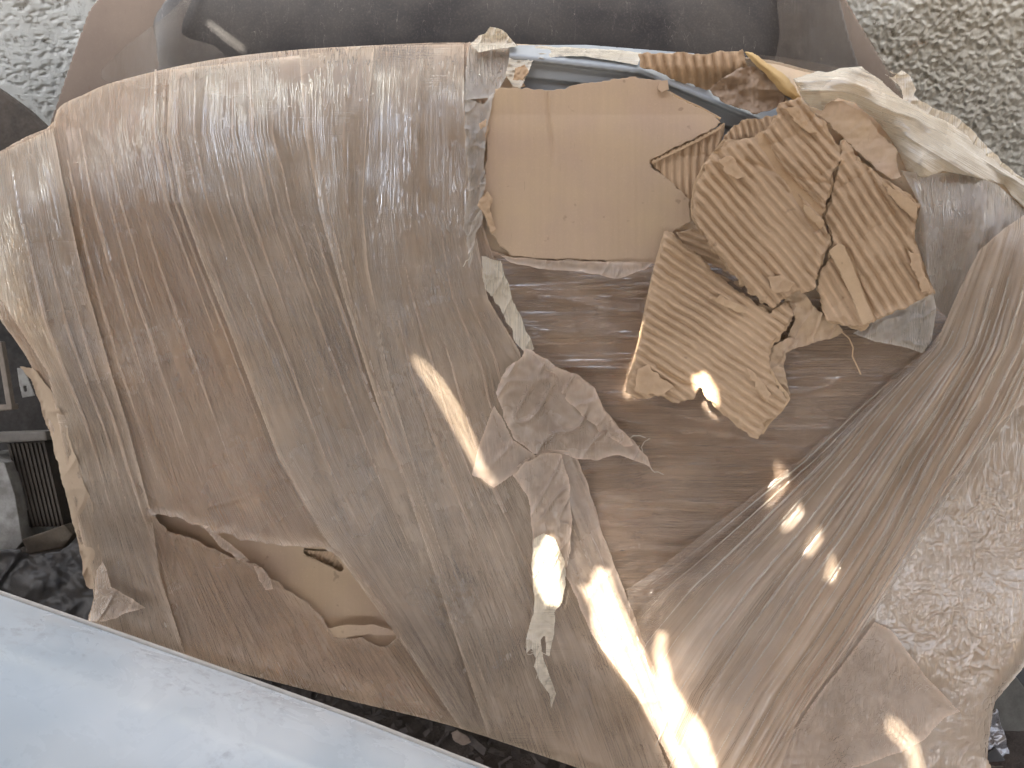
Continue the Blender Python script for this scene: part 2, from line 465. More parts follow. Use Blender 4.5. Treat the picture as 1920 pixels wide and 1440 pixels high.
# ---- added unseen roof sheet: gaps cut to throw the sun patches
PATCHES = [
    [(768, 662), (796, 676), (832, 714), (864, 765), (888, 815), (906, 866), (936, 905), (925, 918), (903, 898), (884, 864), (860, 824), (830, 772), (800, 722), (778, 690)],
    [(1005, 1035), (1030, 1000), (1043, 1020), (1040, 1060), (1052, 1100), (1046, 1135), (1020, 1130), (1000, 1085)],
    [(1085, 1096), (1104, 1100), (1118, 1062), (1142, 1072), (1150, 1105), (1175, 1160), (1200, 1215), (1228, 1280), (1262, 1360), (1300, 1440), (1330, 1500), (1285, 1480), (1240, 1390), (1205, 1325), (1165, 1270), (1125, 1215), (1110, 1180), (1106, 1135)],
    [(1228, 1180), (1246, 1186), (1240, 1215), (1248, 1250), (1262, 1290), (1285, 1320), (1318, 1372), (1340, 1440), (1365, 1500), (1330, 1490), (1290, 1410), (1262, 1370), (1240, 1320), (1226, 1270), (1218, 1225)],
    [(1452, 852), (1478, 880), (1480, 905), (1455, 935), (1432, 955), (1440, 920), (1450, 890)],
    [(1498, 935), (1506, 960), (1490, 985), (1465, 1000), (1470, 975)],
    [(1538, 985), (1542, 1015), (1525, 1040), (1505, 1045), (1515, 1015)],
    [(1558, 1030), (1572, 1065), (1562, 1095), (1545, 1085)],
    [(1300, 715), (1325, 705), (1345, 738), (1350, 772), (1325, 760), (1306, 738)],
    [(1166, 738), (1190, 684), (1200, 640), (1208, 610), (1196, 615), (1180, 660), (1162, 718)],
    [(1662, 1338), (1690, 1352), (1722, 1392), (1738, 1450), (1712, 1462), (1706, 1420), (1684, 1394), (1662, 1376)],
    [(380, 40), (392, 38), (425, 60), (455, 82), (462, 95), (445, 92), (412, 70)],
]
PH = [0.006, 0.026, 0.012, 0.030, 0.016, 0.016, 0.016, 0.016, 0.035, 0.03, 0.014, -0.12]
def slivers(poly, n, frac):
    """n narrow slits inside the outline, cut to dim a sun patch"""
    P = np.array(poly, float); c = P.mean(0)
    _, _, vt = np.linalg.svd(P - c); ax = vt[0]; nx = np.array([-ax[1], ax[0]])
    A = (P - c) @ ax; B = (P - c) @ nx
    st = np.linspace(A.min()*0.97, A.max()*0.97, 14); rows = []
    for a in st:
        xs = []
        for k in range(len(P)):
            a0, a1 = A[k-1], A[k]
            if (a0 > a) != (a1 > a): xs.append(B[k-1] + (B[k]-B[k-1])*(a-a0)/(a1-a0))
        if len(xs) >= 2: rows.append((a, min(xs), max(xs)))
    out = []
    for k in range(n):
        L = [c + ax*a + nx*(lo + (hi-lo)*(k + 0.5 - frac/2)/n) for a, lo, hi in rows]
        R = [c + ax*a + nx*(lo + (hi-lo)*(k + 0.5 + frac/2)/n) for a, lo, hi in rows]
        out.append([tuple(p) for p in L] + [tuple(p) for p in R[::-1]])
    return out
def glow_holes():
    """added pinholes spreading a warm glow round the biggest sun patch"""
    out = []
    for py in np.arange(930, 1500, 13.0):
        for px in np.arange(960, 1480, 13.0):
            x = px + 5*(TAB[int(px) % 256, int(py) % 256] - 0.5); y = py + 5*(TAB[int(py) % 256, int(px*3) % 256] - 0.5)
            xc = np.interp(y, [930, 1090, 1440, 1500], [1040, 1130, 1290, 1330])
            d = x - xc
            g = math.exp(-(d/(110 if d > 0 else 55))**2)*float(sstep(930, 1090, y))
            if g > 0.06:
                r = 2.35*math.sqrt(g)
                out.append([(x-r, y-r), (x+r, y-r), (x+r, y+r), (x-r, y+r)])
    return out
def roof():
    z0, sl = 1.93, 0.30                       # height at y = 0, slope towards the back
    nrm = np.array([0, -sl, 1.0]); nrm /= np.linalg.norm(nrm)
    o0 = np.array([0, 0, z0]); e1 = np.array([1.0, 0, 0]); e2 = np.cross(nrm, e1)
    loops = []
    def add(pts):
        P = [(float(a), float(b)) for a, b in pts]
        ar = sum(P[k-1][0]*P[k][1] - P[k][0]*P[k-1][1] for k in range(len(P)))
        loops.append(P if ar > 0 else P[::-1])
    add([(-3.0, -2.5), (3.0, -2.5), (3.0, 0.05), (-3.0, 0.05)])
    todo = []
    for k, (poly, ph) in enumerate(zip(PATCHES, PH)):
        if k == 0: todo += [(p, ph) for p in slivers(poly, 3, 0.45)]
        elif 4 <= k <= 7: todo += [(p, ph) for p in slivers(poly, 2, 0.42)]
        elif k == 11: todo += [(p, ph) for p in slivers(poly, 2, 0.3)]
        elif k == 10: todo += [(p, ph) for p in slivers(poly, 3, 0.42)]
        else: todo.append((poly, ph))
    for p in glow_holes():
        c = np.mean(p, 0); q = np.array([c[0]]), np.array([c[1]])
        if all(sdf(PATCHES[k], *q)[0] > 9 for k in (1, 2, 3)): todo.append((p, 0.012))
    for poly, ph in todo:
        W = at(np.array(poly)[:, 0], np.array(poly)[:, 1], ph)
        cen = W.mean(0); d_ = W - cen; gr = -0.002 if ph < 0 else (-0.001 if len(poly) == 17 else 0.0)
        W = cen + d_*(1 + gr/np.maximum(np.linalg.norm(d_, axis=1), 0.012))[:, None]
        t = ((o0 - W) @ nrm)/(SUN @ nrm)
        Q = W + t[:, None]*SUN - o0
        add(list(zip(Q @ e1, Q @ e2)))
    vs = []; fs = []
    for lp in loops:
        fs.append(list(range(len(vs), len(vs) + len(lp)))); vs += [Vector(p) for p in lp]
    cv, _, cf, _, _, of = delaunay_2d_cdt(vs, [], fs, 0, 1e-7)
    F = np.array([f for f, src in zip(cf, of) if list(src) == [0]])
    Q = np.array([tuple(v) for v in cv]); n = len(Q)
    A = o0 + Q[:, :1]*e1 + Q[:, 1:]*e2; B = A + nrm*0.0015
    E = np.concatenate([F[:, [0, 1]], F[:, [1, 2]], F[:, [2, 0]]])
    key = np.sort(E, 1)[:, 0]*n + np.sort(E, 1)[:, 1]
    _, inv, cnt = np.unique(key, return_inverse=True, return_counts=True)
    R = E[cnt[inv] == 1]
    T = np.concatenate([F[:, ::-1], F + n, np.stack([R[:, 0], R[:, 1], R[:, 1] + n], 1), np.stack([R[:, 0], R[:, 1] + n, R[:, 0] + n], 1)])
    me = raw_mesh('gobo_roof', np.concatenate([A, B]), T, smooth=False)
    o = link('gobo_roof', me, plain_mat('rusty sheet', (0.16, 0.12, 0.09), (0.10, 0.08, 0.07), 0.8, 6))
    tag(o, 'unseen roof sheet added above the package, its gaps shaped to cast sun patches', 'roof')
roof()

def light_block_wall(name, x0, x1, y0, y1, z1, label):  # added out of view to cut light from behind and the left
    bm = bmesh.new(); bmesh.ops.create_cube(bm, size=1)
    for v in bm.verts:
        v.co = ((x0 + x1)/2 + v.co.x*(x1 - x0), (y0 + y1)/2 + v.co.y*(y1 - y0), z1/2 + v.co.z*z1)
    bmesh.ops.bevel(bm, geom=list(bm.edges), offset=0.01, segments=1, affect='EDGES')
    me = bpy.data.meshes.new(name); bm.to_mesh(me); bm.free()
    tag(link(name, me, plain_mat('light blocker boards', (0.20, 0.17, 0.14), (0.12, 0.10, 0.085), 0.8, 4)), label, 'wall')
light_block_wall('light_block_wall', -3.0, 3.0, -2.50, -2.42, 0.7, 'unseen brown wall added opposite the wrapped package to block light')
light_block_wall('light_block_wall', -3.0, -2.92, -2.40, 0.0, 1.1, 'unseen brown wall added left of the wrapped package to block light')

# =================================================================== PACKAGE BODY
OUT = smooth_closed([(-70, 345), (-40, 310), (0, 284), (50, 256), (95, 236), (112, 200), (160, 176), (210, 155), (320, 127), (430, 107),
       (560, 93), (700, 85), (830, 80), (960, 82), (1100, 88), (1200, 97), (1330, 103), (1440, 112), (1520, 132), (1620, 150), (1700, 190),
       (1800, 262), (1880, 345), (1950, 420), (1995, 560), (1990, 800), (1965, 1060), (1930, 1215), (1880, 1290), (1862, 1330), (1850, 1420), (1845, 1500),
       (1300, 1510), (1090, 1442), (850, 1362), (640, 1310), (430, 1256), (300, 1215), (190, 1190), (165, 1165), (176, 1120), (165, 1060),
       (140, 990), (122, 920), (105, 850), (85, 770), (60, 690), (30, 640), (-5, 590), (-40, 500), (-70, 420)], 4)
_bx = np.arange(-140, 2070, 5.0); _by = np.arange(20, 1600, 5.0)
_BX, _BY = np.meshgrid(_bx, _by)
_sd = -sdf(OUT, _BX, _BY)
def _profile():
    d = np.maximum(_sd, 0)
    # wide soft shoulder along the top, tighter turn at the sides and the bottom
    topw = sstep(700, 250, _BY)
    left = sstep(330, 60, _BX)
    R = 26 + 160*np.maximum(topw, 0.35*left)
    dep = 0.018 + 0.057*np.maximum(topw, 0.5*left)
    t = np.clip(d/R, 0, 1)
    h = -dep*(1 - np.sqrt(np.clip(1 - (1-t)**2, 0, 1)))
    h += 0.010*(fbm(_BX/420, _BY/420, 21, 2) - 0.5)
    h += -0.012*sstep(900, 1440, _BY)
    # the front sinks a little to the right of the film's seam
    return h
_H = _profile()
def H(X, Y):
    fx = np.clip((X - _bx[0])/5.0, 0, len(_bx)-1.001); fy = np.clip((Y - _by[0])/5.0, 0, len(_by)-1.001)
    i = fx.astype(int); j = fy.astype(int); a = fx-i; b = fy-j
    return (_H[j, i]*(1-a) + _H[j, i+1]*a)*(1-b) + (_H[j+1, i]*(1-a) + _H[j+1, i+1]*a)*b

pkg = thing('wrapped_package', 'large cardboard package wrapped in dusty stretch film, torn open at its upper right', 'package', tuple(at(1300, 1508, -0.05)))

CAV = [(975, 168), (985, 120), (1040, 106), (1095, 102), (1195, 112), (1330, 108), (1420, 112), (1478, 150), (1492, 190), (1450, 238),
       (1380, 270), (1352, 262), (1330, 240), (1250, 190), (1180, 180), (1060, 190)]
TEAR = ragged([(285, 966), (330, 971), (385, 992), (430, 1005), (470, 1016), (545, 1022), (620, 1031), (668, 1070), (705, 1130), (738, 1180), (744, 1196), (720, 1213),
        (680, 1197), (625, 1197), (606, 1156), (566, 1124), (506, 1080), (480, 1056), (430, 1044), (372, 1018), (320, 994)], 6, 16, 31)
SLIT = [(556, 1026), (620, 1032), (655, 1078), (612, 1058), (582, 1043)]
BODY_UV = lambda X, Y: (X/100, Y/100)
sheet('front_panel', OUT, lambda X, Y, e: H(X, Y) - 0.002 + 0.0015*(fbm(X/30, Y/30, 3, 3) - 0.5), CARD_BODY, pkg, 4.0, [CAV, TEAR], BODY_UV, thick=0.004)
sheet('back_panel', OUT, lambda X, Y, e: -0.085 + 0*X, CARD_BODY, pkg, 20.0, [], BODY_UV, thick=0.004)
def rim():
    P = OUT
    a = at(P[:, 0], P[:, 1], H(P[:, 0], P[:, 1]) - 0.004); b = at(P[:, 0], P[:, 1], np.full(len(P), -0.087))
    n = len(P); F = [(k, (k+1) % n, n + (k+1) % n, n + k) for k in range(n)]
    link('side_panel', raw_mesh('side_panel', np.concatenate([a, b]), F, np.zeros((2*n, 2))), CARD_BODY, pkg)
rim()

# =================================================================== STRETCH FILM
def flow_y(guides, yref):
    """guides: list of [(y, x), ...] running down the face; returns t(X, Y) in pixels at yref"""
    G = [np.array(sorted(g), float) for g in guides]
    val = [np.interp(yref, g[:, 0], g[:, 1]) for g in G]
    def t(X, Y):
        xs = [np.interp(Y, g[:, 0], g[:, 1]) for g in G]
        out = np.zeros_like(X)
        for k in range(len(G)-1):
            f = (X - xs[k])/np.maximum(xs[k+1] - xs[k], 8.0)
            v = val[k] + f*(val[k+1] - val[k])
            lo = (X >= xs[k]) if k else np.ones_like(X, bool)
            out = np.where(lo, v, out)
        return out
    return t

LEFT = flow_y([[(200, -60), (400, -40), (600, 0), (800, 95), (1000, 150), (1200, 190), (1440, 260)],
               [(150, 95), (240, 98), (330, 115), (500, 150), (680, 200), (800, 240), (960, 290), (1200, 390), (1440, 480)],
               [(100, 318), (250, 312), (380, 336), (500, 380), (650, 440), (860, 520), (1000, 600), (1190, 740), (1440, 910)],
               [(60, 520), (250, 530), (400, 565), (560, 620), (750, 690), (1000, 790), (1250, 890), (1440, 960)],
               [(60, 700), (200, 690), (380, 680), (500, 692), (700, 735), (950, 830), (1200, 930), (1440, 1010)],
               [(60, 890), (200, 878), (400, 890), (560, 925), (680, 985), (830, 1020), (1000, 1100), (1200, 1185), (1440, 1275)],
               [(60, 1000), (400, 1000), (680, 1100), (1000, 1220), (1440, 1400)]], 500)

def creases(t, Y, seed, big=1.0, fine=1.0):
    """long stretch wrinkles running along the flow"""
    tw = t + 14*(fbm(Y/300, t/300, seed, 2) - 0.5)
    m1 = sstep(0.42, 0.75, fbm(t/160, Y/420, seed+1, 2))
    m2 = sstep(0.30, 0.65, fbm(t/90, Y/200, seed+2, 2))
    h = 0.0030*big*rid(tw/74, Y/900, seed+3, 14)*m1
    h = h + 0.0020*big*rid(tw/41, Y/700, seed+4, 12)*sstep(0.40, 0.7, vn(t/70, Y/260, seed+9))
    h = h + 0.0011*fine*rid(tw/19, Y/420, seed+5, 7)*m2
    h = h + 0.0007*fine*rid(tw/9, Y/260, seed+6, 4)*m2
    h = h*(0.25 + 1.1*sstep(0.36, 0.66, fbm(t/210, Y/480, seed+12, 2)))
    h = h + 0.0022*big*(fbm(tw/80, Y/700, seed+7, 3) - 0.5)
    return h

def lip(e, a=0.002, w=6.0):
    return a*np.exp(-(e/w)**2)

SEAM = [(880, 78), (905, 200), (903, 330), (905, 420), (925, 480), (950, 560), (985, 650), (1005, 740), (1030, 830), (1075, 900), (1110, 1000),
        (1150, 1090), (1190, 1180), (1235, 1300), (1285, 1440), (1305, 1512)]
OPEN = [(905, 240), (930, 165), (960, 160), (975, 165), (985, 120), (1040, 108), (1090, 104), (1150, 112), (1195, 122), (1205, 96), (1400, 96), (1500, 140), (1525, 183),
        (1580, 190), (1650, 250), (1690, 330), (1725, 385), (1740, 470), (1745, 540), (1640, 595), (1480, 630), (1440, 600), (1225, 495), (960, 482), (925, 455), (900, 400)]
_G = [(x, y) for x, y in OUT]
def clip_out(poly, grow=0):
    return poly

# right side: film pulled sideways, wrinkles running across
RIDGES = [(1010, 560, 1300, 590, 7, .004), (1000, 610, 1480, 660, 10, .006), (1040, 690, 1500, 720, 6, .004), (1150, 740, 1440, 790, 8, .007), (1100, 770, 1420, 830, 6, .006), (1180, 822, 1460, 838, 9, .008),
          (1090, 880, 1430, 868, 8, .007), (1100, 925, 1400, 955, 11, .008), (1110, 985, 1300, 1010, 7, .005), (1120, 1030, 1280, 1040, 9, .006), (1480, 690, 1660, 660, 8, .005), (1470, 740, 1620, 700, 7, .005)]
def ridges(X, Y):
    h = np.zeros_like(X)
    for x0, y0, x1, y1, wd, a in RIDGES:
        u = np.clip((X - x0)/(x1 - x0), -0.3, 1.3)
        yc = y0 + (y1 - y0)*u + 6*np.sin(u*5 + x0)
        v = (Y - yc)/wd
        h += a*np.where(v < 0, np.exp(-(v*0.6)**2), np.exp(-(v*1.5)**2))*sstep(-0.25, 0.2, u)*sstep(1.25, 0.8, u)
    return h
def h_right(X, Y, e):
    v = Y + 0.02*(X - 1200) + 26*np.sin((X - 950)/260) * sstep(600, 900, Y)
    return H(X, Y) + 0.002 + 2.0*creases(v*0.8, X, 51, 1.2, 1.3) + 1.25*ridges(X, Y) + 0.004*(fbm(X/300, v/40, 57, 2) - 0.5)
sheet('tight_film', [(890, 440), (925, 470), (960, 482), (1225, 494), (1300, 480), (1480, 560), (1740, 560), (1790, 610), (1790, 700), (1480, 1180), (1350, 1510), (1230, 1490), (1130, 1180), (1000, 880), (920, 600)],
      h_right, FILM_H, pkg, 3.0, [], lambda X, Y: (Y/100, X/100))

# left side: film pulled down and to the right
LEFT_POLY = [p for p in OUT if p[0] < 905 and p[1] < 420]
def left_outline():
    top = [tuple(p) for p in OUT]
    # walk OUT from the top point near the seam round the left side to the bottom near the seam
    n = len(top)
    i0 = min(range(n), key=lambda k: abs(top[k][0]-885) + (0 if top[k][1] < 200 else 9999))
    i1 = min(range(n), key=lambda k: abs(top[k][0]-1300) + (0 if top[k][1] > 1300 else 9999))
    seq = []; k = i0
    while k != i1:
        seq.append(top[k]); k = (k-1) % n
    seq.append(top[i1])
    return seq + list(densify(SEAM, 12)[::-1][:0]) + [tuple(p) for p in SEAM[::-1]]
LOUT = left_outline()
def h_left(X, Y, e):
    t = LEFT(X, Y)
    dt = np.maximum(sdf(TEAR, X, Y), 0)
    low = sstep(650, 1000, Y)*sstep(700, 450, X)
    # paper-like crumples radiating round the lower left tear
    rad = np.arctan2(Y - 965, X - 335); rr = np.hypot(X - 335, Y - 965)
    star = 0.006*rid(rad*2.6, rr/260, 71, 5)*np.exp(-rr/170)*sstep(15, 60, rr)
    crum = 0.006*(fbm(X/45, Y/45, 73, 4) - 0.5)*sstep(300, 120, X)*sstep(500, 700, Y)
    return H(X, Y) + 0.004 + creases(t, Y, 61)*(1 - 0.35*low) + star + crum + 0.006*np.exp(-(dt/11)**2)*(0.35 + 1.3*vn(X/28, Y/28, 77)) + lip(e)
sheet('side_film', LOUT, h_left, FILM, pkg, 3.0, [TEAR, CAV], lambda X, Y: (LEFT(X, Y)/100, Y/100))

# overlapping turns of the wrap on the left
def turn(left, right, seed, off, big=1.0, mat=FILM_TURN):
    L = [(x, y) for y, x in left]; R = [(x, y) for y, x in right]
    for E in (L, R):
        d = np.array(E[-1], float) - np.array(E[-2], float)
        E.append(tuple(np.array(E[-1]) + d/np.hypot(*d)*110))
    poly = L + R[::-1]
    poly = densify(poly, 14)
    ins = -sdf(OUT, poly[:, 0], poly[:, 1])
    def hf(X, Y, e):
        return H(X, Y) + off + 0.8*creases(LEFT(X, Y), Y, seed, big) + lip(e, 0.0010, 6)
    g = [tuple(p) for p in poly]
    return sheet('film_turn', g, hf, mat, pkg, 3.2, [], lambda X, Y: (LEFT(X, Y)/100 + seed, Y/100), clip='OUT')

turn([(290, -8), (400, -45), (480, -40), (560, 0), (700, 90), (860, 124), (1000, 150), (1080, 174), (1165, 176), (1200, 250)],
     [(240, 100), (330, 116), (500, 152), (680, 203), (800, 240), (960, 283), (1080, 300), (1218, 345)], 81, 0.0075)
turn([(131, 318), (250, 313), (380, 338), (500, 382), (650, 442), (860, 522), (1000, 602), (1190, 742), (1325, 835)],
     [(88, 702), (200, 691), (380, 680), (500, 690), (700, 728), (950, 800), (1200, 880), (1345, 935)], 85, 0.0085)
turn([(90, 560), (250, 572), (400, 600), (560, 645), (750, 705), (1000, 790), (1350, 905)],
     [(83, 870), (190, 870), (400, 885), (560, 915), (660, 975), (760, 990), (900, 1040), (1100, 1120), (1300, 1200), (1420, 1245)], 89, 0.0095, 1.1)

# narrow pleats where the film doubles over itself
def pleats(flow, specs, mat, off, seed, base=None, hgt=0.0016):
    base = base or H
    xs = np.arange(-60, 2000, 4.0)
    for k, (t0, y0, y1, wd) in enumerate(specs):
        ys = np.linspace(y0, y1, max(6, int((y1 - y0)/22)))
        L = []; R = []
        for n, y in enumerate(ys):
            tt = flow(xs, np.full_like(xs, y))
            x = np.interp(t0, tt, xs) if np.all(np.diff(tt) > -1e-6) else xs[np.argmin(np.abs(tt - t0))]
            u = n/(len(ys)-1); wv = wd*(0.25 + 0.75*math.sin(math.pi*min(1, u*1.15 + 0.05)))*(0.75 + 0.5*TAB[k*7 % 256, n % 256])
            x += 3.0*(vn(y/60.0, k*3.1, seed) - 0.5)
            L.append((x - wv/2, y)); R.append((x + wv/2, y))
        sheet('film_pleat', L + R[::-1], lambda X, Y, e: base(X, Y) + off + 0.5*creases(flow(X, Y), Y, seed) + hgt*np.sqrt(np.clip(e/3, 0, 1)), mat, pkg, 2.2, [], lambda X, Y: (flow(X, Y)/100 + k, Y/100))
PR = random.Random(11)
SP = []
for t0, y0, y1, wd in [(355, 130, 620, 9), (372, 160, 900, 6), (398, 140, 700, 8), (432, 120, 560, 5), (472, 300, 1000, 8), (505, 180, 760, 7), (541, 110, 520, 9), (560, 260, 1050, 7), (582, 200, 700, 5),
                       (612, 420, 1150, 9), (640, 330, 980, 6), (668, 120, 600, 6), (724, 600, 1200, 8), (760, 500, 1250, 6), (792, 640, 1260, 9), (838, 420, 1000, 5), (866, 560, 1280, 8), (905, 620, 1300, 6),
                       (170, 300, 900, 7), (205, 240, 760, 8), (238, 340, 940, 6), (262, 210, 660, 5), (300, 420, 880, 7), (60, 420, 980, 9), (96, 380, 1050, 6), (122, 520, 1120, 7)]:
    SP.append((t0, y0, y1, wd))
pleats(LEFT, SP, FILM, 0.0105, 95)

# =================================================================== THE FAN OF LOOSE FILM, LOWER RIGHT
FAN = flow_y([[(430, 1835), (560, 1765), (650, 1735), (690, 1690), (770, 1600), (860, 1500), (920, 1420), (990, 1330), (1060, 1240), (1100, 1180), (1200, 1090), (1440, 960)],
              [(430, 1850), (560, 1800), (650, 1760), (770, 1650), (860, 1580), (990, 1470), (1100, 1370), (1200, 1290), (1300, 1230), (1440, 1180)],
              [(430, 1880), (560, 1835), (650, 1810), (770, 1730), (860, 1668), (990, 1585), (1100, 1505), (1200, 1440), (1300, 1370), (1440, 1290)],
              [(430, 1925), (560, 1895), (650, 1868), (770, 1805), (860, 1752), (990, 1690), (1100, 1625), (1200, 1560), (1300, 1490), (1440, 1410)],
              [(430, 1990), (560, 1960), (650, 1930), (770, 1870), (860, 1815), (990, 1735), (1100, 1665), (1200, 1600), (1300, 1530), (1440, 1445)],
              [(430, 2100), (560, 2090), (650, 2060), (770, 2020), (1000, 1960), (1440, 1850)]], 1100)
FOLDS = [(1228, 14, .006), (1268, 9, .003), (1322, 30, .013), (1385, 16, .006), (1432, 32, .016), (1480, 15, .007), (1520, 30, .017), (1560, 13, .009), (1588, 17, .015), (1610, 8, .009), (1630, 10, .013), (1648, 7, .010), (1664, 8, .014)]
def h_fan(X, Y, e):
    t = FAN(X, Y) + 10*(fbm(Y/260, X/400, 101, 2) - 0.5)
    h = np.zeros_like(X)
    for k, (c, wd, a) in enumerate(FOLDS):
        fade = 0.55 + 0.45*np.sin(Y/170 + k*1.7)
        u = (t - c)/wd
        h = h + a*fade*np.where(u < 0, np.exp(-(u*0.75)**2), np.exp(-(u*1.35)**2))
    h = h*1.45
    free = sstep(1240, 1330, t)
    edge = sstep(0, 40, t - 1170)
    return H(X, Y) + 0.008 + h*(0.5 + 0.5*sstep(600, 850, Y)) + 0.004*free + 0.20*creases(t, Y, 103, 1.0, 0.5) + lip(e, 0.003, 7) + 0.014*sstep(1330, 1230, t)*sstep(1020, 1150, Y)*sstep(0, 30, e)
FAN_POLY = [(1985, 470), (1925, 400), (1880, 430), (1835, 470), (1800, 540), (1765, 620), (1738, 655), (1690, 692), (1600, 772), (1500, 862), (1420, 922), (1330, 992), (1240, 1062),
            (1175, 1105), (1185, 1180), (1205, 1230), (1235, 1300), (1285, 1440), (1305, 1500), (1440, 1500), (1500, 1340), (1580, 1235), (1650, 1125), (1712, 1020), (1775, 915), (1840, 830), (1900, 770), (1985, 720)]
fan = sheet('fan_film', FAN_POLY, h_fan, film_mat('pulled film', (0.80, 0.63, 0.48), (0.85, 0.685, 0.53), 0.52, 0.25, 0.25, 0.12, fu=(1.6, 0.14), bstr=0.30, transl=0.28, cross=0.15), pkg, 2.8, [],
      lambda X, Y: (FAN(X, Y)/100, Y/100), thickfn=lambda X, Y, e: 0.5*np.exp(-e/4) - 1.6*(1 - sstep(1190, 1420, FAN(X, Y))))

FP = []
for t0, y0, y1, wd in [(1215, 720, 1100, 5), (1252, 760, 1180, 4), (1300, 700, 1250, 6), (1348, 640, 1330, 5), (1372, 700, 1100, 4), (1410, 620, 1400, 7), (1446, 600, 1250, 4), (1462, 700, 1440, 6), (1495, 560, 1300, 5),
                       (1512, 640, 1440, 6), (1545, 540, 1420, 8), (1570, 600, 1300, 5), (1596, 520, 1440, 8), (1617, 560, 1440, 6), (1637, 500, 1440, 8), (1655, 540, 1400, 6), (1671, 520, 1300, 6), (1690, 480, 1000, 6), (1715, 480, 900, 7), (1745, 470, 760, 6)]:
    FP.append((t0, y0, y1, wd*1.25))
pleats(FAN, FP, FILM_CLEAR, 0.0022, 107, lambda X, Y: h_fan(X, Y, np.full_like(X, 60.0)), 0.0026)
# smooth and crinkled film right of the fan
def crinkle(X, Y, seed, s=34.0):
    a = fbm(X/60, Y/60, seed+5, 3) - 0.5; b = fbm(X/60, Y/60, seed+6, 3) - 0.5
    wx = X*0.83 + Y*0.56 + 55*a; wy = -X*0.56 + Y*0.83 + 55*b
    k = 0
    for n, (sc, am, p) in enumerate(((1.0, 0.6, 16), (0.62, 0.4, 12), (0.36, 0.22, 8))):
        c, d = math.cos(n*1.1), math.sin(n*1.1)
        u = wx*c + wy*d; v = -wx*d + wy*c
        k = k + am*rid(u/(s*sc*1.5), v/(s*sc*0.8), seed+n, p)*sstep(0.35, 0.6, vn(u/(s*1.9), v/(s*1.9), seed+n+30))
    return k
def h_corner(X, Y, e):
    pocket = sstep(1660, 1720, X + 0.25*(Y - 1100)*(Y < 1100) - 0.15*(Y - 1150)*(Y > 1150))*sstep(820, 900, Y)*sstep(1330, 1240, Y + 0.0*X)*sstep(1925, 1860, X)
    low = sstep(1230, 1350, Y)
    return H(X, Y) + 0.006 + 0.0028*crinkle(X, Y, 111, 31)*pocket + 0.0022*crinkle(X, Y, 121, 60)*(0.25 + 0.6*low) + 0.006*(fbm(X/160, Y/160, 117, 2) - 0.5) + lip(e)
sheet('corner_film', [(1990, 600), (1880, 640), (1780, 820), (1680, 980), (1600, 1180), (1490, 1330), (1420, 1502), (1845, 1502), (1850, 1420), (1864, 1318), (1925, 1245), (1990, 1000)],
      h_corner, film_mat('crinkled clear film', (0.82, 0.69, 0.55), (0.86, 0.74, 0.60), 0.56, 0.3, 0.25, 0.07, fu=(1.0, 0.8), gloss=1.6, bstr=0.2), pkg, 2.4, [], lambda X, Y: (X/100, Y/100))
# pointed flap of film lying over the lower corner
TIP = [(1640, 1165), (1672, 1180), (1700, 1220), (1735, 1265), (1790, 1325), (1800, 1334), (1770, 1345), (1735, 1385), (1690, 1410), (1600, 1440), (1500, 1502), (1410, 1502), (1480, 1380), (1560, 1270)]
sheet('film_flap', ragged(TIP, 2, 40, 131), lambda X, Y, e: H(X, Y) + 0.013 + 0.003*crinkle(X, Y, 133, 90) + 0.008*np.exp(-(e/14)**2)*sstep(1600, 1760, X),
      FILM_TORN, pkg, 3.0)

# =================================================================== EXPOSED CARDBOARD, UPPER RIGHT
def top_soft(X, Y):
    return H(X, np.maximum(Y, 215))

FACE = ragged(ragged([(926, 166), (950, 163), (978, 166), (1040, 169), (1062, 164), (1092, 156), (1150, 149), (1186, 144), (1240, 151), (1250, 170), (1276, 186), (1302, 200), (1340, 216), (1357, 230),
        (1290, 266), (1222, 299), (1216, 306), (1262, 342), (1290, 372), (1293, 398), (1297, 415), (1262, 436), (1232, 480), (1228, 494), (1100, 489), (962, 481), (938, 462), (922, 438),
        (918, 405), (908, 372), (907, 330), (913, 290), (908, 250), (916, 215), (924, 185)], 4.0, 14, 141, 3.0), 2.2, 5, 142, 2.0)
def h_face(X, Y, e):
    return top_soft(X, Y) + 0.006 + 0.0012*np.sin(X/7.5*math.pi/1.0)*0.08 + 0.003*(fbm(X/120, Y/200, 143, 2) - 0.5) \
        - 0.0035*np.exp(-((X - 1033 - 6*np.sin(Y/40))/4.0)**2)*sstep(330, 240, Y) + 0.0025*sstep(1037, 1030, X)*sstep(340, 160, Y) - 0.006*sstep(330, 480, Y)*sstep(1050, 1260, X)
sheet('cardboard_face', FACE, h_face, CARD, pkg, 2.6, [], None, thick=0.0035)
# small bent tabs along the torn left edge and the top
sheet('torn_tab', ragged([(898, 232), (912, 222), (918, 240), (910, 262), (905, 258)], 2, 8, 147), lambda X, Y, e: top_soft(X, Y) + 0.011 + 0.003*fbm(X/8, Y/8, 2), CORR, pkg, 2.0, thick=0.002)
sheet('torn_tab', ragged([(900, 372), (914, 360), (925, 372), (918, 392), (930, 430), (922, 440), (905, 398), (895, 386)], 2, 8, 149), lambda X, Y, e: H(X, Y) + 0.013 + 0.004*fbm(X/9, Y/9, 5), CORR, pkg, 2.0, thick=0.002)
sheet('torn_tab', ragged([(966, 128), (984, 120), (992, 135), (980, 150), (985, 162), (970, 165), (962, 150)], 2, 8, 151), lambda X, Y, e: top_soft(X, Y) - 0.002 + 0.006*fbm(X/9, Y/9, 6), CORR, pkg, 2.0, thick=0.002)
sheet('torn_tab', [(1236, 152), (1252, 150), (1254, 168), (1240, 174), (1232, 166)], lambda X, Y, e: top_soft(X, Y) + 0.012, CARD, pkg, 2.0, thick=0.003)

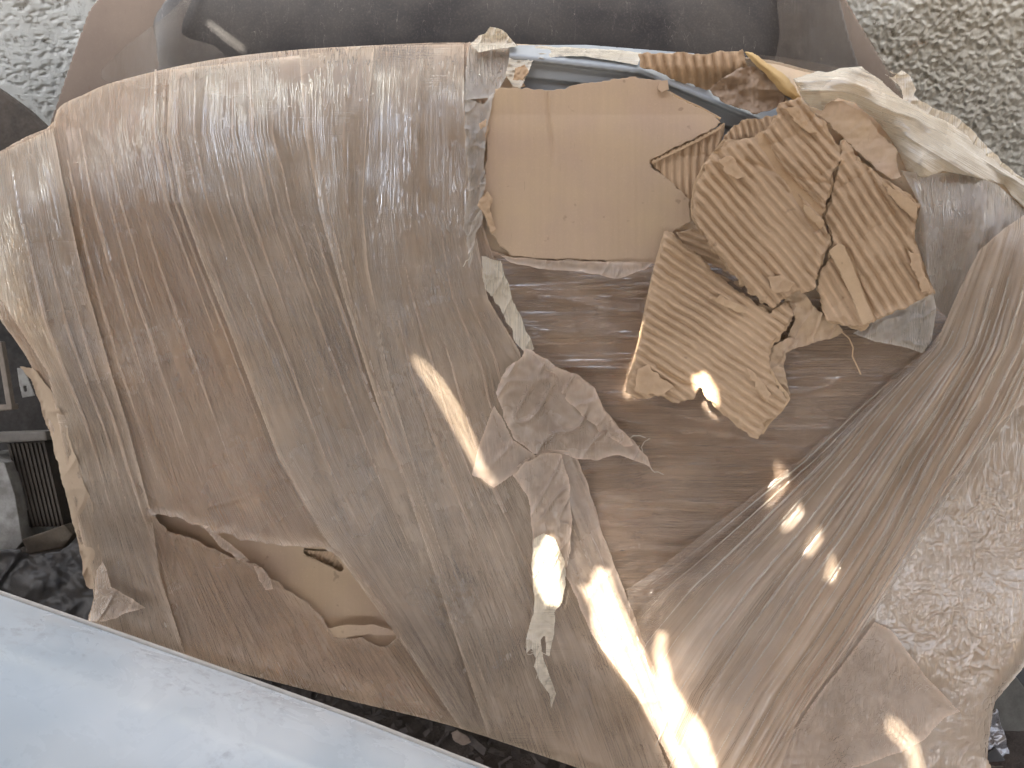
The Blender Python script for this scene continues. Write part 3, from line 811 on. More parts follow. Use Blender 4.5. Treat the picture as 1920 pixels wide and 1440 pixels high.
def corrugated(name, poly, angle, pitch, amp, base, seed, rag=4.5, crumple=0.003, liner=True, warp=1.0, step=2.2, mat=CORR, cracks=()):
    """torn single-face corrugated board: waved paper standing on a flat paper"""
    ca, sa = math.cos(math.radians(angle)), math.sin(math.radians(angle))
    P = ragged(ragged(poly, rag*1.5, 22, seed, 3.0), rag*0.8, 7, seed+40, 2.5)
    def q_of(X, Y):
        q = -X*sa + Y*ca; r = X*ca + Y*sa
        return q + warp*9*(fbm(r/140, q/160, seed+1, 2) - 0.5) + warp*3*(fbm(r/22, q/30, seed+2, 2) - 0.5), r
    def hf(X, Y, e):
        q, r = q_of(X, Y)
        wv = np.sin(2*math.pi*q/pitch)
        wv = wv + 0.25*np.cos(4*math.pi*q/pitch)
        damage = sstep(0.50, 0.72, fbm(X/55, Y/55, seed+3, 3))
        a = amp*(1 - 0.6*damage)*(0.55 + 0.45*sstep(0, 14, e))
        h = base(X, Y) + a*wv + crumple*(fbm(X/18, Y/18, seed+4, 3) - 0.5)*(0.2 + 2.0*np.exp(-e/14))
        dents = rid(r/85 + 0.3*fbm(q/40, r/40, seed+6), q/900, seed+5, 26)
        h = h - 0.0016*dents
        for line, wdt, dp in cracks:
            h = h - dp*np.exp(-(dline(line, X, Y)/wdt)**2)
        return h
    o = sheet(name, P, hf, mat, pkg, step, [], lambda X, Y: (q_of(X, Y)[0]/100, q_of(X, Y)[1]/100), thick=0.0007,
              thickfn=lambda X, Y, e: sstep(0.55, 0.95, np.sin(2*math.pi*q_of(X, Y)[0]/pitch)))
    if liner:
        P2 = ragged(np.array(poly), rag*1.6, 13, seed+20, 3.0)
        C = P2.mean(0); P2 = C + (P2 - C)*1.008
        sheet('paper_liner', P2, lambda X, Y, e: base(X, Y) - amp - 0.0022 + crumple*(fbm(X/18, Y/18, seed+4, 3) - 0.5)*(0.4 + 1.5*np.exp(-e/16)), CORR_EDGE, o, 3.0, thick=0.0008)
    return o

# exposed flutes in the notch of the face
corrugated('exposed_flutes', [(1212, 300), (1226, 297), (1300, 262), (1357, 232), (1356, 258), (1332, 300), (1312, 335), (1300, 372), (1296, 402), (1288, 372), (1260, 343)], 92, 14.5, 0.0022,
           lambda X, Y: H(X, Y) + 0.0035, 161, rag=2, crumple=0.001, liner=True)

A1 = [(1297, 388), (1303, 345), (1319, 312), (1336, 290), (1358, 264), (1390, 262), (1418, 256), (1440, 242), (1452, 222), (1462, 196), (1497, 188), (1514, 203), (1542, 227), (1562, 260), (1578, 290), (1563, 325),
      (1553, 370), (1538, 408), (1551, 432), (1556, 458), (1545, 480), (1535, 502), (1528, 535), (1516, 547), (1498, 540), (1480, 552), (1450, 575), (1424, 564), (1400, 543), (1370, 508), (1345, 478), (1322, 440), (1302, 412)]
def hA(X, Y):
    return H(X, np.maximum(Y, 260)) + 0.032 + 0.00004*(1500 - X) + 0.008*np.exp(-((X - 1310)/45)**2) + 0.006*np.exp(-((X + Y*0.6 - 1620)/30)**2)*0
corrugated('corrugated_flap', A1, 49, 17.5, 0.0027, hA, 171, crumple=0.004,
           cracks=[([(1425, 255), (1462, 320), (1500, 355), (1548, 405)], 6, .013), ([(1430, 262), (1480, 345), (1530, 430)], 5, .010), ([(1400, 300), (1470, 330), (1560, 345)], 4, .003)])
A2 = [(1580, 262), (1594, 272), (1614, 302), (1655, 332), (1690, 357), (1724, 384), (1719, 420), (1710, 447), (1722, 472), (1734, 510), (1749, 548), (1710, 570), (1660, 591), (1618, 616),
      (1582, 612), (1552, 600), (1543, 572), (1533, 540), (1540, 505), (1556, 482), (1562, 458), (1556, 430), (1543, 406), (1558, 370), (1568, 325)]
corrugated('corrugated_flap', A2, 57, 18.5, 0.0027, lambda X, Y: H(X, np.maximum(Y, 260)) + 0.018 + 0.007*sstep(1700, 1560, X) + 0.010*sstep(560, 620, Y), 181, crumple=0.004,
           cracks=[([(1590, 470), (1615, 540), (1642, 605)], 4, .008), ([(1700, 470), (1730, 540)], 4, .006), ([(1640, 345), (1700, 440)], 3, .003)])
# thin smooth strip of liner still stuck on that flap
sheet('paper_strip', ragged([(1553, 470), (1572, 456), (1584, 462), (1612, 530), (1640, 600), (1618, 612), (1598, 560)], 2, 20, 187), lambda X, Y, e: H(X, Y) + 0.033 + 0.012*sstep(560, 620, Y) + 0.003*fbm(X/30, Y/30, 4), CORR_EDGE, pkg, 2.4, thick=0.0008)
# crumpled brown strip behind it
A3 = ragged([(1528, 212), (1545, 200), (1560, 189), (1582, 187), (1602, 201), (1626, 216), (1650, 250), (1668, 268), (1684, 282), (1680, 302), (1690, 332), (1668, 335), (1640, 316), (1612, 288), (1582, 258), (1556, 236)], 5, 16, 191, 3)
sheet('crumpled_strip', A3, lambda X, Y, e: H(X, np.maximum(Y, 260)) + 0.013 + 0.007*fbm(X/26 + Y/60, Y/26, 193, 3), CARD, pkg, 2.4, thick=0.001)

# lower corrugated flap hanging out towards the viewer
B = [(1250, 432), (1264, 441), (1292, 466), (1312, 480), (1346, 517), (1386, 547), (1421, 571), (1446, 588), (1476, 566), (1488, 592), (1470, 622), (1444, 652), (1441, 692), (1456, 722), (1480, 746),
     (1462, 770), (1440, 790), (1421, 822), (1394, 806), (1346, 768), (1312, 728), (1300, 748), (1268, 755), (1240, 742), (1204, 746), (1178, 736), (1174, 726), (1190, 682), (1200, 640), (1215, 570), (1226, 520), (1240, 462)]
def hB(X, Y):
    k = ((Y - 430)*0.86 - (X - 1250)*0.25)/300
    return H(X, Y) + 0.018 + 0.042*np.clip(k, 0, 1.3) + 0.006*np.exp(-((X - (1262 - 0.27*(Y - 430)))/28)**2)
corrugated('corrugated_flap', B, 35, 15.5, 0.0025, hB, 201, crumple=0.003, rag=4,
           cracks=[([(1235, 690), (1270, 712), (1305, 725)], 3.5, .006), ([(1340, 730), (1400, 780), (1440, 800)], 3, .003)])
# pale outer paper showing along the flap's left edge
sheet('paper_liner', [(1252, 430), (1256, 440), (1244, 480), (1232, 540), (1222, 600), (1212, 650), (1200, 690), (1184, 738), (1172, 736), (1186, 680), (1197, 636), (1211, 566), (1222, 516), (1238, 456)],
      lambda X, Y, e: hB(X, Y) - 0.0065, CORR_EDGE, pkg, 2.4, thick=0.001)
# open ends of the flutes along torn edges
def flute_ends(line, pitch, reach, base, side):
    P = np.array(line, float); seg = np.hypot(*np.diff(P, axis=0).T); tot = seg.sum(); cum = np.concatenate([[0], np.cumsum(seg)])
    def pt(u):
        u = min(max(u, 0), tot); k = min(int(np.searchsorted(cum, u, 'right')) - 1, len(seg)-1)
        d = (P[k+1]-P[k])/seg[k]; return P[k] + d*(u - cum[k]), np.array([d[1], -d[0]])*side
    outer = []; inner = []; u = 0; k = 0
    while u < tot:
        p, n = pt(u); jit = 0.6 + 0.8*TAB[(k*5) % 256, int(pitch*7) % 256]
        outer.append(p + n*(reach*jit if k % 2 else -1.0)); inner.append(p - n*5)
        u += pitch/2*(0.85 + 0.3*TAB[k % 256, 9]); k += 1
    sheet('flute_ends', [tuple(p) for p in outer] + [tuple(p) for p in inner[::-1]], lambda X, Y, e: base(X, Y) + 0*X, CORR_EDGE, pkg, 1.6, thick=0.0012)
flute_ends([(1246, 446), (1236, 490), (1224, 545), (1215, 590), (1204, 640), (1192, 690), (1182, 726)], 15.5, 6, lambda X, Y: hB(X, Y) - 0.003, 1)
flute_ends([(1320, 440), (1300, 405), (1300, 385), (1306, 345), (1322, 312), (1340, 288), (1362, 262)], 15, 6, lambda X, Y: hA(X, Y) - 0.003, -1)
flute_ends([(1252, 174), (1280, 190), (1312, 204), (1352, 226)], 12, 5, lambda X, Y: top_soft(X, Y) + 0.003, -1)
flute_ends([(1222, 303), (1262, 284), (1310, 260), (1350, 238)], 9, 2.5, lambda X, Y: H(X, Y) + 0.008, 1)
flute_ends([(1440, 690), (1456, 720), (1478, 746), (1462, 770), (1440, 790), (1424, 818)], 14, 5, lambda X, Y: hB(X, Y) - 0.003, -1)
# dark flutes seen in the gap between the flaps
corrugated('inner_flutes', [(1266, 436), (1300, 428), (1322, 440), (1346, 478), (1372, 508), (1402, 545), (1430, 570), (1418, 580), (1380, 560), (1340, 530), (1300, 490)], 22, 13.5, 0.0018,
           lambda X, Y: H(X, Y) + 0.002, 211, rag=2, liner=False)
# crumpled bits of torn paper between the flaps
def crumpled(name, poly, off, seed, mat=CARD, amp=0.012, s=24, rag=4):
    return sheet(name, ragged(poly, rag, 14, seed, 3), lambda X, Y, e: H(X, np.maximum(Y, 200)) + off + amp*(fbm(X/s, Y/s, seed+1, 3)) + 0.006*rid(X/(s*1.3) + Y/60, Y/(s*1.5), seed+2, 5), mat, pkg, 2.2, thick=0.0009)
crumpled('crumpled_paper', [(1478, 556), (1500, 536), (1512, 552), (1524, 572), (1545, 588), (1570, 606), (1582, 622), (1560, 636), (1530, 640), (1505, 652), (1478, 656), (1464, 668), (1478, 630), (1490, 600)], 0.014, 221)
crumpled('crumpled_paper', [(1444, 652), (1470, 636), (1505, 634), (1492, 650), (1472, 662), (1470, 690), (1478, 720), (1482, 746), (1468, 742), (1450, 715), (1441, 690)], 0.020, 223, s=16)
crumpled('crumpled_paper', [(1422, 570), (1450, 576), (1482, 552), (1490, 580), (1480, 612), (1462, 622), (1440, 600)], 0.010, 225)
crumpled('crumpled_paper', [(1330, 168), (1352, 148), (1368, 138), (1390, 128), (1412, 124), (1440, 140), (1468, 176), (1478, 190), (1452, 206), (1420, 214), (1390, 206), (1350, 190)], -0.004, 227, amp=0.02, s=22,
         mat=card_mat('grey brown paper', (0.36, 0.27, 0.20), (0.28, 0.21, 0.16), (6, 6)))
# fluted strip of the far edge, folded up at the top
corrugated('edge_flutes', [(1198, 98), (1232, 97), (1300, 101), (1350, 98), (1384, 97), (1392, 92), (1402, 128), (1372, 142), (1332, 168), (1318, 170), (1268, 150), (1228, 132), (1200, 124)], 84, 18.5, 0.0035,
           lambda X, Y: -0.012 + 0*X - 0.02*sstep(120, 170, Y), 231, rag=3, liner=False, step=2.2, warp=1.4)
sheet('folded_edge', ragged([(1394, 97), (1412, 98), (1430, 112), (1458, 130), (1480, 148), (1502, 182), (1488, 188), (1462, 172), (1436, 140), (1410, 116)], 2, 14, 235, 3),
      lambda X, Y, e: 0.0 + 0.012*np.clip(e/10, 0, 1) + 0*X, card_mat('yellow paper', (0.60, 0.42, 0.20), (0.55, 0.38, 0.19)), pkg, 2.2, thick=0.003)
corrugated('torn_flutes', [(1352, 262), (1376, 236), (1410, 221), (1452, 213), (1466, 226), (1445, 255), (1405, 272), (1370, 280)], 70, 12, 0.003, lambda X, Y: 0.012 + 0*X, 237, rag=4, liner=False)

# lower left: cardboard bent inside the tear
sheet('torn_strip', ragged([(612, 1180), (650, 1172), (700, 1170), (744, 1184), (738, 1192), (690, 1190), (640, 1198), (618, 1196)], 2, 20, 241), lambda X, Y, e: H(X, Y) + 0.012 + 0.004*np.sin(X/25), CARD, pkg, 2.4, thick=0.001)
corrugated('inner_flutes', [(562, 1030), (624, 1034), (658, 1082), (610, 1060)], 118, 9, 0.0016, lambda X, Y: H(X, Y) - 0.024, 243, rag=1, liner=False)
sheet('cardboard_face', [(270, 950), (460, 985), (560, 1000), (640, 1010), (700, 1060), (750, 1110), (780, 1220), (700, 1240), (540, 1190), (410, 1080), (300, 1020)],
      lambda X, Y, e: H(X, Y) - 0.016 + 0.008*sstep(1000, 1180, Y), CARD, pkg, 4.0, [ragged(SLIT, 2, 8, 247), [(448, 1004), (452, 1006), (449, 1040), (446, 1030)]], thick=0.003)

# =================================================================== LOOSE AND TORN FILM
def loose(name, poly, off, mat, seed, amp=0.004, s=40, rag=2.5, extra=None, step=2.6, uv=None):
    def hf(X, Y, e):
        h = H(X, np.maximum(Y, 60)) + off + amp*(fbm(X/s, Y/s, seed+1, 3) - 0.3) + amp*0.8*rid(X/(s*1.1) + Y/(s*2), Y/(s*2.2), seed+2, 6) + lip(e, 0.0015, 4)
        if extra: h = h + extra(X, Y, e)
        return h
    return sheet(name, ragged(poly, rag, 20, seed, 4), hf, mat, pkg, step, [], uv)

T1 = [(985, 655), (1010, 664), (1042, 688), (1082, 704), (1112, 726), (1132, 766), (1162, 802), (1192, 832), (1214, 856), (1220, 876), (1190, 864), (1160, 852), (1120, 862), (1080, 860), (1040, 846),
      (1000, 852), (962, 822), (946, 782), (929, 736), (950, 692), (975, 674)]
loose('torn_film', T1, 0.016, FILM_TORN, 251, 0.011, 42, rag=4,
      extra=lambda X, Y, e: 0.010*np.exp(-(dline([(990, 664), (1060, 745), (1120, 810), (1200, 862)], X, Y)/16)**2))
loose('torn_film', [(980, 655), (1010, 664), (1042, 688), (1082, 704), (1112, 726), (1132, 766), (1162, 802), (1196, 838), (1170, 838), (1130, 812), (1080, 768), (1030, 712), (992, 668)], 0.026, FILM_TORN, 253, 0.008, 28, rag=4)
loose('torn_film', [(884, 890), (900, 832), (926, 758), (946, 790), (962, 826), (1002, 852), (1002, 876), (962, 890), (926, 915), (900, 897)], 0.011, FILM_TORN, 255, 0.008, 50, rag=2)
loose('film_hem', [(958, 885), (985, 862), (1030, 842), (1075, 846), (1100, 900), (1130, 1000), (1165, 1092), (1200, 1182), (1240, 1292), (1290, 1450), (1266, 1450), (1204, 1322), (1112, 1192), (1062, 1082), (1012, 1000), (990, 930)], 0.010, FILM_TORN, 257, 0.004, 60,
      extra=lambda X, Y, e: 0.006*rid((X - 0.40*Y)/26, Y/500, 259, 5), uv=lambda X, Y: ((X - 0.4*Y)/100, Y/100))
loose('film_hem', [(903, 480), (940, 488), (962, 560), (988, 622), (1003, 655), (986, 668), (968, 640), (932, 572), (907, 542)], 0.013, FILM_CREAM, 261, 0.004, 18, rag=5)
loose('film_hem', [(935, 478), (1000, 486), (1110, 489), (1228, 491), (1216, 501), (1182, 516), (1160, 524), (1100, 511), (1030, 506), (958, 493)], 0.010, FILM_TORN, 263, 0.003, 22, rag=3)
loose('film_hem', [(872, 186), (905, 195), (926, 172), (912, 240), (908, 300), (910, 345), (898, 400), (886, 462), (868, 430), (880, 350), (872, 260)], 0.011, FILM_CLEAR, 265, 0.004, 16, rag=3)
loose('film_patch', [(880, 84), (968, 86), (985, 92), (950, 140), (930, 182), (870, 188), (872, 140)], 0.008, FILM_CLEAR, 267, 0.003, 60, rag=2)
loose('film_knot', [(882, 82), (898, 66), (910, 62), (918, 50), (944, 56), (960, 74), (972, 86), (930, 92), (896, 98)], 0.030, FILM_CREAM, 269, 0.012, 16, rag=2, step=2)
loose('film_strip', [(958, 84), (1020, 86), (1100, 90), (1204, 98), (1196, 122), (1140, 113), (1100, 105), (1040, 107), (1000, 113), (985, 150), (976, 166), (962, 162), (948, 140)], 0.012, FILM_CREAM, 271, 0.004, 30, rag=2,
      extra=lambda X, Y, e: 0.004*rid(Y/9 - X/90, X/200, 273, 4), uv=lambda X, Y: (Y/60, X/100))
loose('film_strip', [(960, 892), (985, 866), (1020, 850), (1052, 852), (1066, 900), (1072, 960), (1070, 1020), (1062, 1064), (1030, 1040), (1000, 1024), (996, 975), (990, 930), (976, 912)], 0.017, FILM_TORN, 279, 0.009, 26, rag=3, uv=lambda X, Y: (X/60, Y/200))
loose('film_shred', [(1000, 1012), (1020, 1000), (1040, 1010), (1058, 1050), (1062, 1090), (1055, 1130), (1040, 1150), (1038, 1190), (1031, 1230), (1024, 1226), (1022, 1190), (1014, 1200), (1020, 1240), (1030, 1270), (1044, 1300), (1034, 1330), (1030, 1302),
      (1012, 1276), (1003, 1250), (1006, 1235), (997, 1215), (987, 1226), (985, 1205), (999, 1150), (1001, 1120), (997, 1060)], 0.020, FILM_CREAM, 275, 0.010, 20, rag=2.5, step=2.0)
loose('film_shred', [(876, 440), (890, 408), (902, 392), (906, 410), (892, 440), (886, 480), (880, 510), (876, 490)], 0.014, FILM_CLEAR, 277, 0.004, 14, rag=3, step=2)

loose('torn_paper', [(38, 688), (62, 692), (84, 716), (118, 776), (132, 830), (150, 884), (168, 930), (180, 1000), (196, 1070), (208, 1112), (160, 1100), (148, 1030), (126, 940), (106, 860), (84, 780), (58, 712)], 0.0055, card_mat('pale dusty paper', (0.52, 0.41, 0.30), (0.44, 0.335, 0.24), (3, 2)), 321, 0.006, 60, rag=4, step=2.4)
loose('film_flap', [(192, 1050), (208, 1100), (240, 1118), (274, 1140), (236, 1150), (186, 1168), (166, 1166), (176, 1120), (180, 1070)], 0.014, FILM_TORN, 325, 0.010, 30, rag=3, extra=lambda X, Y, e: 0.008*np.exp(-(dline([(200, 1060), (215, 1105), (272, 1140)], X, Y)/9)**2))

loose('film_strand', [(376, 984), (392, 988), (420, 1010), (452, 1034), (470, 1052), (455, 1054), (424, 1034), (396, 1008)], 0.010, FILM_TORN, 327, 0.006, 14, rag=3, step=2)
loose('film_strand', [(476, 1062), (492, 1064), (506, 1086), (512, 1104), (498, 1106), (484, 1090)], 0.012, FILM_TORN, 329, 0.008, 12, rag=3, step=2)
# the thick bunch of film at the upper right
BUNCH = [(1488, 148), (1530, 136), (1576, 130), (1600, 126), (1616, 124), (1636, 138), (1655, 152), (1690, 186), (1730, 206), (1790, 236), (1832, 272), (1882, 312), (1990, 372), (1990, 440), (1926, 396), (1880, 348), (1842, 338), (1800, 326), (1770, 322), (1742, 332),
         (1722, 334), (1700, 322), (1688, 290), (1662, 252), (1640, 226), (1602, 192), (1572, 184), (1540, 206), (1516, 200), (1502, 178)]
AX = [(1490, 165), (1600, 158), (1700, 235), (1800, 285), (1990, 405)]
def bunch_uv(X, Y):
    d = dline([(1400, 60), (1600, 70), (1760, 130), (1990, 270)], X, Y)
    return d/70, (X + Y*0.6)/160
def h_bunch(X, Y, e):
    d = dline([(1400, 60), (1600, 70), (1760, 130), (1990, 270)], X, Y)
    L = X + 0.6*Y
    tuck = np.exp(-(dline([(1520, 190), (1600, 205), (1660, 262), (1700, 320)], X, Y)/22)**2)
    return H(X, np.maximum(Y, 250)) + 0.006 + 0.030*np.sqrt(np.clip(e/42, 0, 1)) - 0.016*tuck + 0.008*rid(d/40 + 0.5*fbm(L/150, d/60, 281), L/420, 283, 4) + 0.004*rid(d/14, L/200, 285, 4) + 0.008*(fbm(X/70, Y/70, 287, 3) - 0.5)
sheet('film_bunch', ragged(BUNCH, 3.5, 26, 289, 4), h_bunch, FILM_CREAM, pkg, 2.4, [], bunch_uv)
loose('film_wisp', [(1658, 140), (1672, 146), (1690, 134), (1706, 144), (1718, 168), (1712, 178), (1730, 192), (1762, 208), (1800, 222), (1840, 262), (1880, 306), (1930, 345), (1925, 362), (1860, 320), (1790, 262), (1720, 216), (1692, 196), (1686, 160)], 0.012, FILM_CREAM, 291, 0.008, 22, rag=4, step=2.2)
# upright folds of film under the bunch
UP = flow_y([[(300, 1690), (400, 1722), (500, 1735), (700, 1700)], [(300, 1770), (420, 1765), (520, 1755), (700, 1730)],
             [(300, 1815), (420, 1822), (520, 1800), (700, 1745)], [(300, 1905), (420, 1900), (560, 1840), (700, 1780)], [(300, 2000), (700, 1950)]], 420)
def h_up(X, Y, e):
    t = UP(X, Y)
    f = 0.010*np.exp(-((t - 1735)/17)**2) + 0.012*sstep(1760, 1768, t)*-0.5 + 0.012*np.exp(-((t - 1848)/16)**2) + 0.008*np.exp(-((t - 1880)/10)**2)
    return H(X, np.maximum(Y, 330)) + 0.007 + f + 0.5*creases(t, Y, 301, 0.8) + 0.002*crinkle(X, Y, 303, 45)
sheet('upright_film', [(1690, 320), (1742, 326), (1790, 322), (1860, 336), (1925, 396), (1985, 470), (1990, 560), (1900, 640), (1800, 690), (1735, 664), (1690, 628), (1640, 610), (1700, 585), (1752, 550), (1736, 505), (1724, 470), (1712, 440), (1726, 386)],
      h_up, FILM_CLEAR, pkg, 2.8, [], lambda X, Y: (UP(X, Y)/100, Y/100))
loose('film_patch', [(1600, 625), (1640, 600), (1700, 575), (1750, 548), (1756, 590), (1745, 640), (1730, 662), (1690, 650), (1640, 640)], 0.014, FILM_CLEAR, 305, 0.007, 24, rag=2)
# scraps of the flat liner still glued to the flutes, and fibres
for k, (pts, off, bs) in enumerate([
    ([(1344, 300), (1366, 292), (1382, 306), (1396, 330), (1380, 334), (1360, 322)], 0.0055, hA), ([(1470, 205), (1492, 200), (1512, 224), (1530, 250), (1514, 250), (1490, 228)], 0.0055, hA),
    ([(1440, 520), (1466, 516), (1490, 530), (1480, 546), (1452, 552)], 0.0055, hA), ([(1500, 380), (1524, 392), (1546, 416), (1540, 430), (1516, 412)], 0.006, hA),
    ([(1196, 690), (1216, 684), (1236, 704), (1262, 726), (1244, 740), (1214, 738), (1186, 730)], 0.0050, hB), ([(1330, 560), (1350, 552), (1380, 566), (1400, 586), (1374, 584)], 0.0050, hB),
    ([(1400, 690), (1424, 706), (1446, 738), (1440, 752), (1416, 726)], 0.0050, hB),
    ([(1655, 340), (1688, 360), (1722, 386), (1716, 416), (1690, 392), (1664, 362)], 0.0075, lambda X, Y: H(X, np.maximum(Y, 260)) + 0.018),
    ([(1700, 470), (1722, 476), (1734, 512), (1746, 546), (1728, 548), (1714, 512)], 0.0075, lambda X, Y: H(X, np.maximum(Y, 260)) + 0.018)]):
    sheet('liner_scrap', ragged(ragged(pts, 5, 12, 401 + k, 3), 2, 5, 421 + k, 2), lambda X, Y, e: bs(X, Y) + off + 0.004*(fbm(X/16, Y/16, 441 + k, 3) - 0.5), CORR_EDGE if k % 2 else CORR, pkg, 2.0, thick=0.0007)
fr_ = random.Random(3)
for k, (x, y, z) in enumerate([(1196, 838, .02), (1204, 850, .018), (1212, 862, .016), (1216, 872, .016), (1180, 826, .022), (988, 1226, .02), (1030, 1230, .02), (1000, 1250, .02), (1668, 146, .02), (1700, 138, .02), (884, 470, .018)]):
    a = fr_.uniform(0, 6.28); xs_, ys_ = [x], [y]
    for q in range(6):
        a += fr_.uniform(-0.9, 0.9); xs_.append(xs_[-1] + 6*math.cos(a)); ys_.append(ys_[-1] + 6*math.sin(a))
    xs_ = np.array(xs_); ys_ = np.array(ys_)
    tube('film_thread', at(xs_, ys_, H(xs_, np.maximum(ys_, 150)) + z), 0.0006, FILM_CREAM, pkg, 5)
# loose thread of paper
tube('paper_thread', at(np.array([1578, 1592, 1600, 1598, 1606, 1614]), np.array([622, 634, 652, 668, 684, 702]), np.array([.02, .022, .02, .019, .017, .014])), 0.0011, CORR_EDGE, pkg, 6)

# =================================================================== METAL PANEL INSIDE
MET = plain_mat('grey metal', (0.30, 0.335, 0.37), (0.35, 0.38, 0.41), 0.38, 12, metal=0.0, coat=0.15, bstr=0.05)
def h_met(X, Y, e):
    ry = np.interp(X, [940, 1200, 1520], [100, 130, 262])
    v = (Y - ry)*0.94
    h = -0.020 - 0.0011*np.maximum(-v, 0)
    for c, dp in ((9, 0.008), (38, 0.005)):
        h = h - dp*sstep(c - 1.5, c + 1.5, v)
    return h - 0.00005*np.maximum(v, 0)
mp = sheet('car_panel', [(955, 85), (1100, 84), (1300, 100), (1500, 150), (1505, 275), (1400, 300), (1200, 240), (955, 225)], h_met, MET, None, 2.5, thick=0.002)
tag(mp, 'grey blue metal panel showing inside the torn package', 'metal panel')

# =================================================================== BEHIND THE PACKAGE
BACK_CARD = card_mat('taupe board', (0.215, 0.17, 0.138), (0.185, 0.145, 0.12), (3, 0.4), rough=0.6)
bs = sheet('backing_board', [(188, -8), (166, 22), (140, 95), (100, 215), (60, 330), (300, 420), (1650, 420), (1740, 260), (1680, 160), (1575, -20), (1500, -160), (260, -160)],
           lambda X, Y, e: -0.175 + 0.004*(fbm(X/200, Y/200, 311, 2) - 0.5), BACK_CARD, None, 5, thick=0.006)
tag(bs, 'taupe cardboard sheet leaning against the wall behind the dark hood', 'cardboard sheet')
def hood_mat():
    g = N('dusty dark paint')
    ob = g.n('TexCoord').outputs['Object']
    a = g.noise(g.map(ob, (1, 1, 1)), 6, 6, 0.65, 0.5); b = g.noise(ob, 300, 3, 0.7)
    scr = g.noise(g.map(ob, (8, 1.2, 1.2)), 9, 2, 0.5, 1.2)
    cl = g.mix(g.rng(a, 0.35, 0.7, 0, 1), (0.040, 0.040, 0.044), (0.085, 0.078, 0.072))
    cl = g.mix(g.rng(b, 0.5, 0.8, 0, 0.25), cl, (0.25, 0.22, 0.19))
    line = g.mathn('LESS_THAN', g.mathn('ABSOLUTE', g.mathn('SUBTRACT', scr, 0.62)), 0.0022)
    cl = g.mix(g.mathn('MULTIPLY', line, 0.5), cl, (0.35, 0.32, 0.29))
    return g.done(g.bsdf(cl, g.rng(a, 0.3, 0.7, 0.32, 0.55), g.bump(g.mathn('ADD', b, g.mathn('MULTIPLY', a, 6.0)), 0.08, 0.002), spec=0.5, coat=0.35, coat_rough=0.2))
HOOD = hood_mat()
hood = thing('dark_hood', 'dark grey dusty car hood behind the top of the wrapped package', 'car hood', tuple(at(960, 260, -0.15)))
hp = [(292, 80), (288, 40), (305, 8), (330, -20), (420, -120), (1540, -120), (1560, -60), (1590, 60), (1620, 160), (1630, 260), (1300, 330), (400, 330), (310, 190), (298, 130)]
def h_hood(X, Y, e):
    roll = -0.030*(1 - np.sqrt(np.clip(1 - (1 - np.clip((X - 286)/110, 0, 1))**2, 0, 1)))
    return -0.115 + roll - 4.5e-7*(Y + 60)**2 - 0.03*sstep(1420, 1620, X) + 0.004*(fbm(X/260, Y/200, 321, 2) - 0.5)
sheet('hood_skin', smooth_closed(hp, 4), h_hood, HOOD, hood, 5.0, thick=0.002)
FILM_GREY = film_mat('brown clear film', (0.16, 0.135, 0.11), (0.19, 0.16, 0.13), 0.36, 0.3, 0.03, 0.3, bstr=0.15, gloss=0.5)
sheet('hood_wrap', smooth_closed([(380, -40), (320, 22), (245, 78), (200, 120), (190, 136), (196, 152), (240, 170), (300, 190), (420, 230), (420, 100), (340, 60)], 4), lambda X, Y, e: -0.105 - 0.028*sstep(340, 230, X) + 0.003*fbm(X/60, Y/60, 5), FILM_GREY, hood, 4)
sheet('hood_wrap', [(1448, -80), (1540, -80), (1600, 30), (1690, 160), (1720, 240), (1640, 260), (1440, 200), (1462, 60)], lambda X, Y, e: -0.110 - 0.03*sstep(1480, 1640, X) + 0.004*fbm(X/70, Y/90, 7), FILM_GREY, hood, 4)
sheet('hood_wrap', [(1320, 96), (1400, 100), (1480, 108), (1580, 128), (1620, 160), (1560, 175), (1400, 140)], lambda X, Y, e: -0.062 + 0.002*fbm(X/50, Y/50, 8), FILM_GREY, hood, 4)

# =================================================================== WHITE PANEL IN FRONT
def white_mat():
    g = N('smudged white paint')
    ob = g.n('TexCoord').outputs['Object']
    a = g.noise(ob, 13, 6, 0.65, 0.6); b = g.noise(ob, 70, 5, 0.7, 0.3); c = g.noise(ob, 4, 3, 0.5)
    cl = g.mix(g.rng(c, 0.40, 0.62, 0, 1), (0.56, 0.64, 0.70), (0.76, 0.81, 0.84))
    sm = g.mathn('MULTIPLY', g.rng(b, 0.50, 0.70, 0, 0.5), g.rng(g.noise(ob, 5.5, 4), 0.52, 0.62, 0, 1))
    cl = g.mix(sm, cl, (0.30, 0.31, 0.34))
    return g.done(g.bsdf(cl, g.rng(a, 0.42, 0.58, 0.16, 0.40), None, spec=0.5, coat=0.2, coat_rough=0.15))
WHITE = white_mat()
EDGE = [(-200, 1040), (0, 1113), (230, 1192), (440, 1266), (680, 1352), (900, 1438), (1040, 1496), (1120, 1530)]
wp = thing('white_panel', 'smooth white car panel slanting across the lower left corner', 'car panel', tuple(at(300, 1750, 0.30)))
wpoly = EDGE + [(1160, 1760), (-200, 1760)]
def h_white(X, Y, e):
    ey = np.interp(X, [p[0] for p in EDGE], [p[1] for p in EDGE]); d = (Y - ey)*0.93
    bulge = 0.10*(1 - np.exp(-np.maximum(d, 0)/70))
    return 0.15 + bulge + 0.00035*np.maximum(d, 0) - 0.010*np.exp(-(np.maximum(d, 0)/14)**2)
sheet('panel_skin', wpoly, h_white, WHITE, wp, 4.0, thick=0.002)
ep = np.array([p for p in smooth_closed(EDGE, 1)])
tube('panel_edge', at(ep[:, 0], ep[:, 1] - 1, np.full(len(ep), 0.142)), 0.0032, plain_mat('worn edge', (0.62, 0.58, 0.52), (0.74, 0.71, 0.66), 0.5, 40), wp, 10)

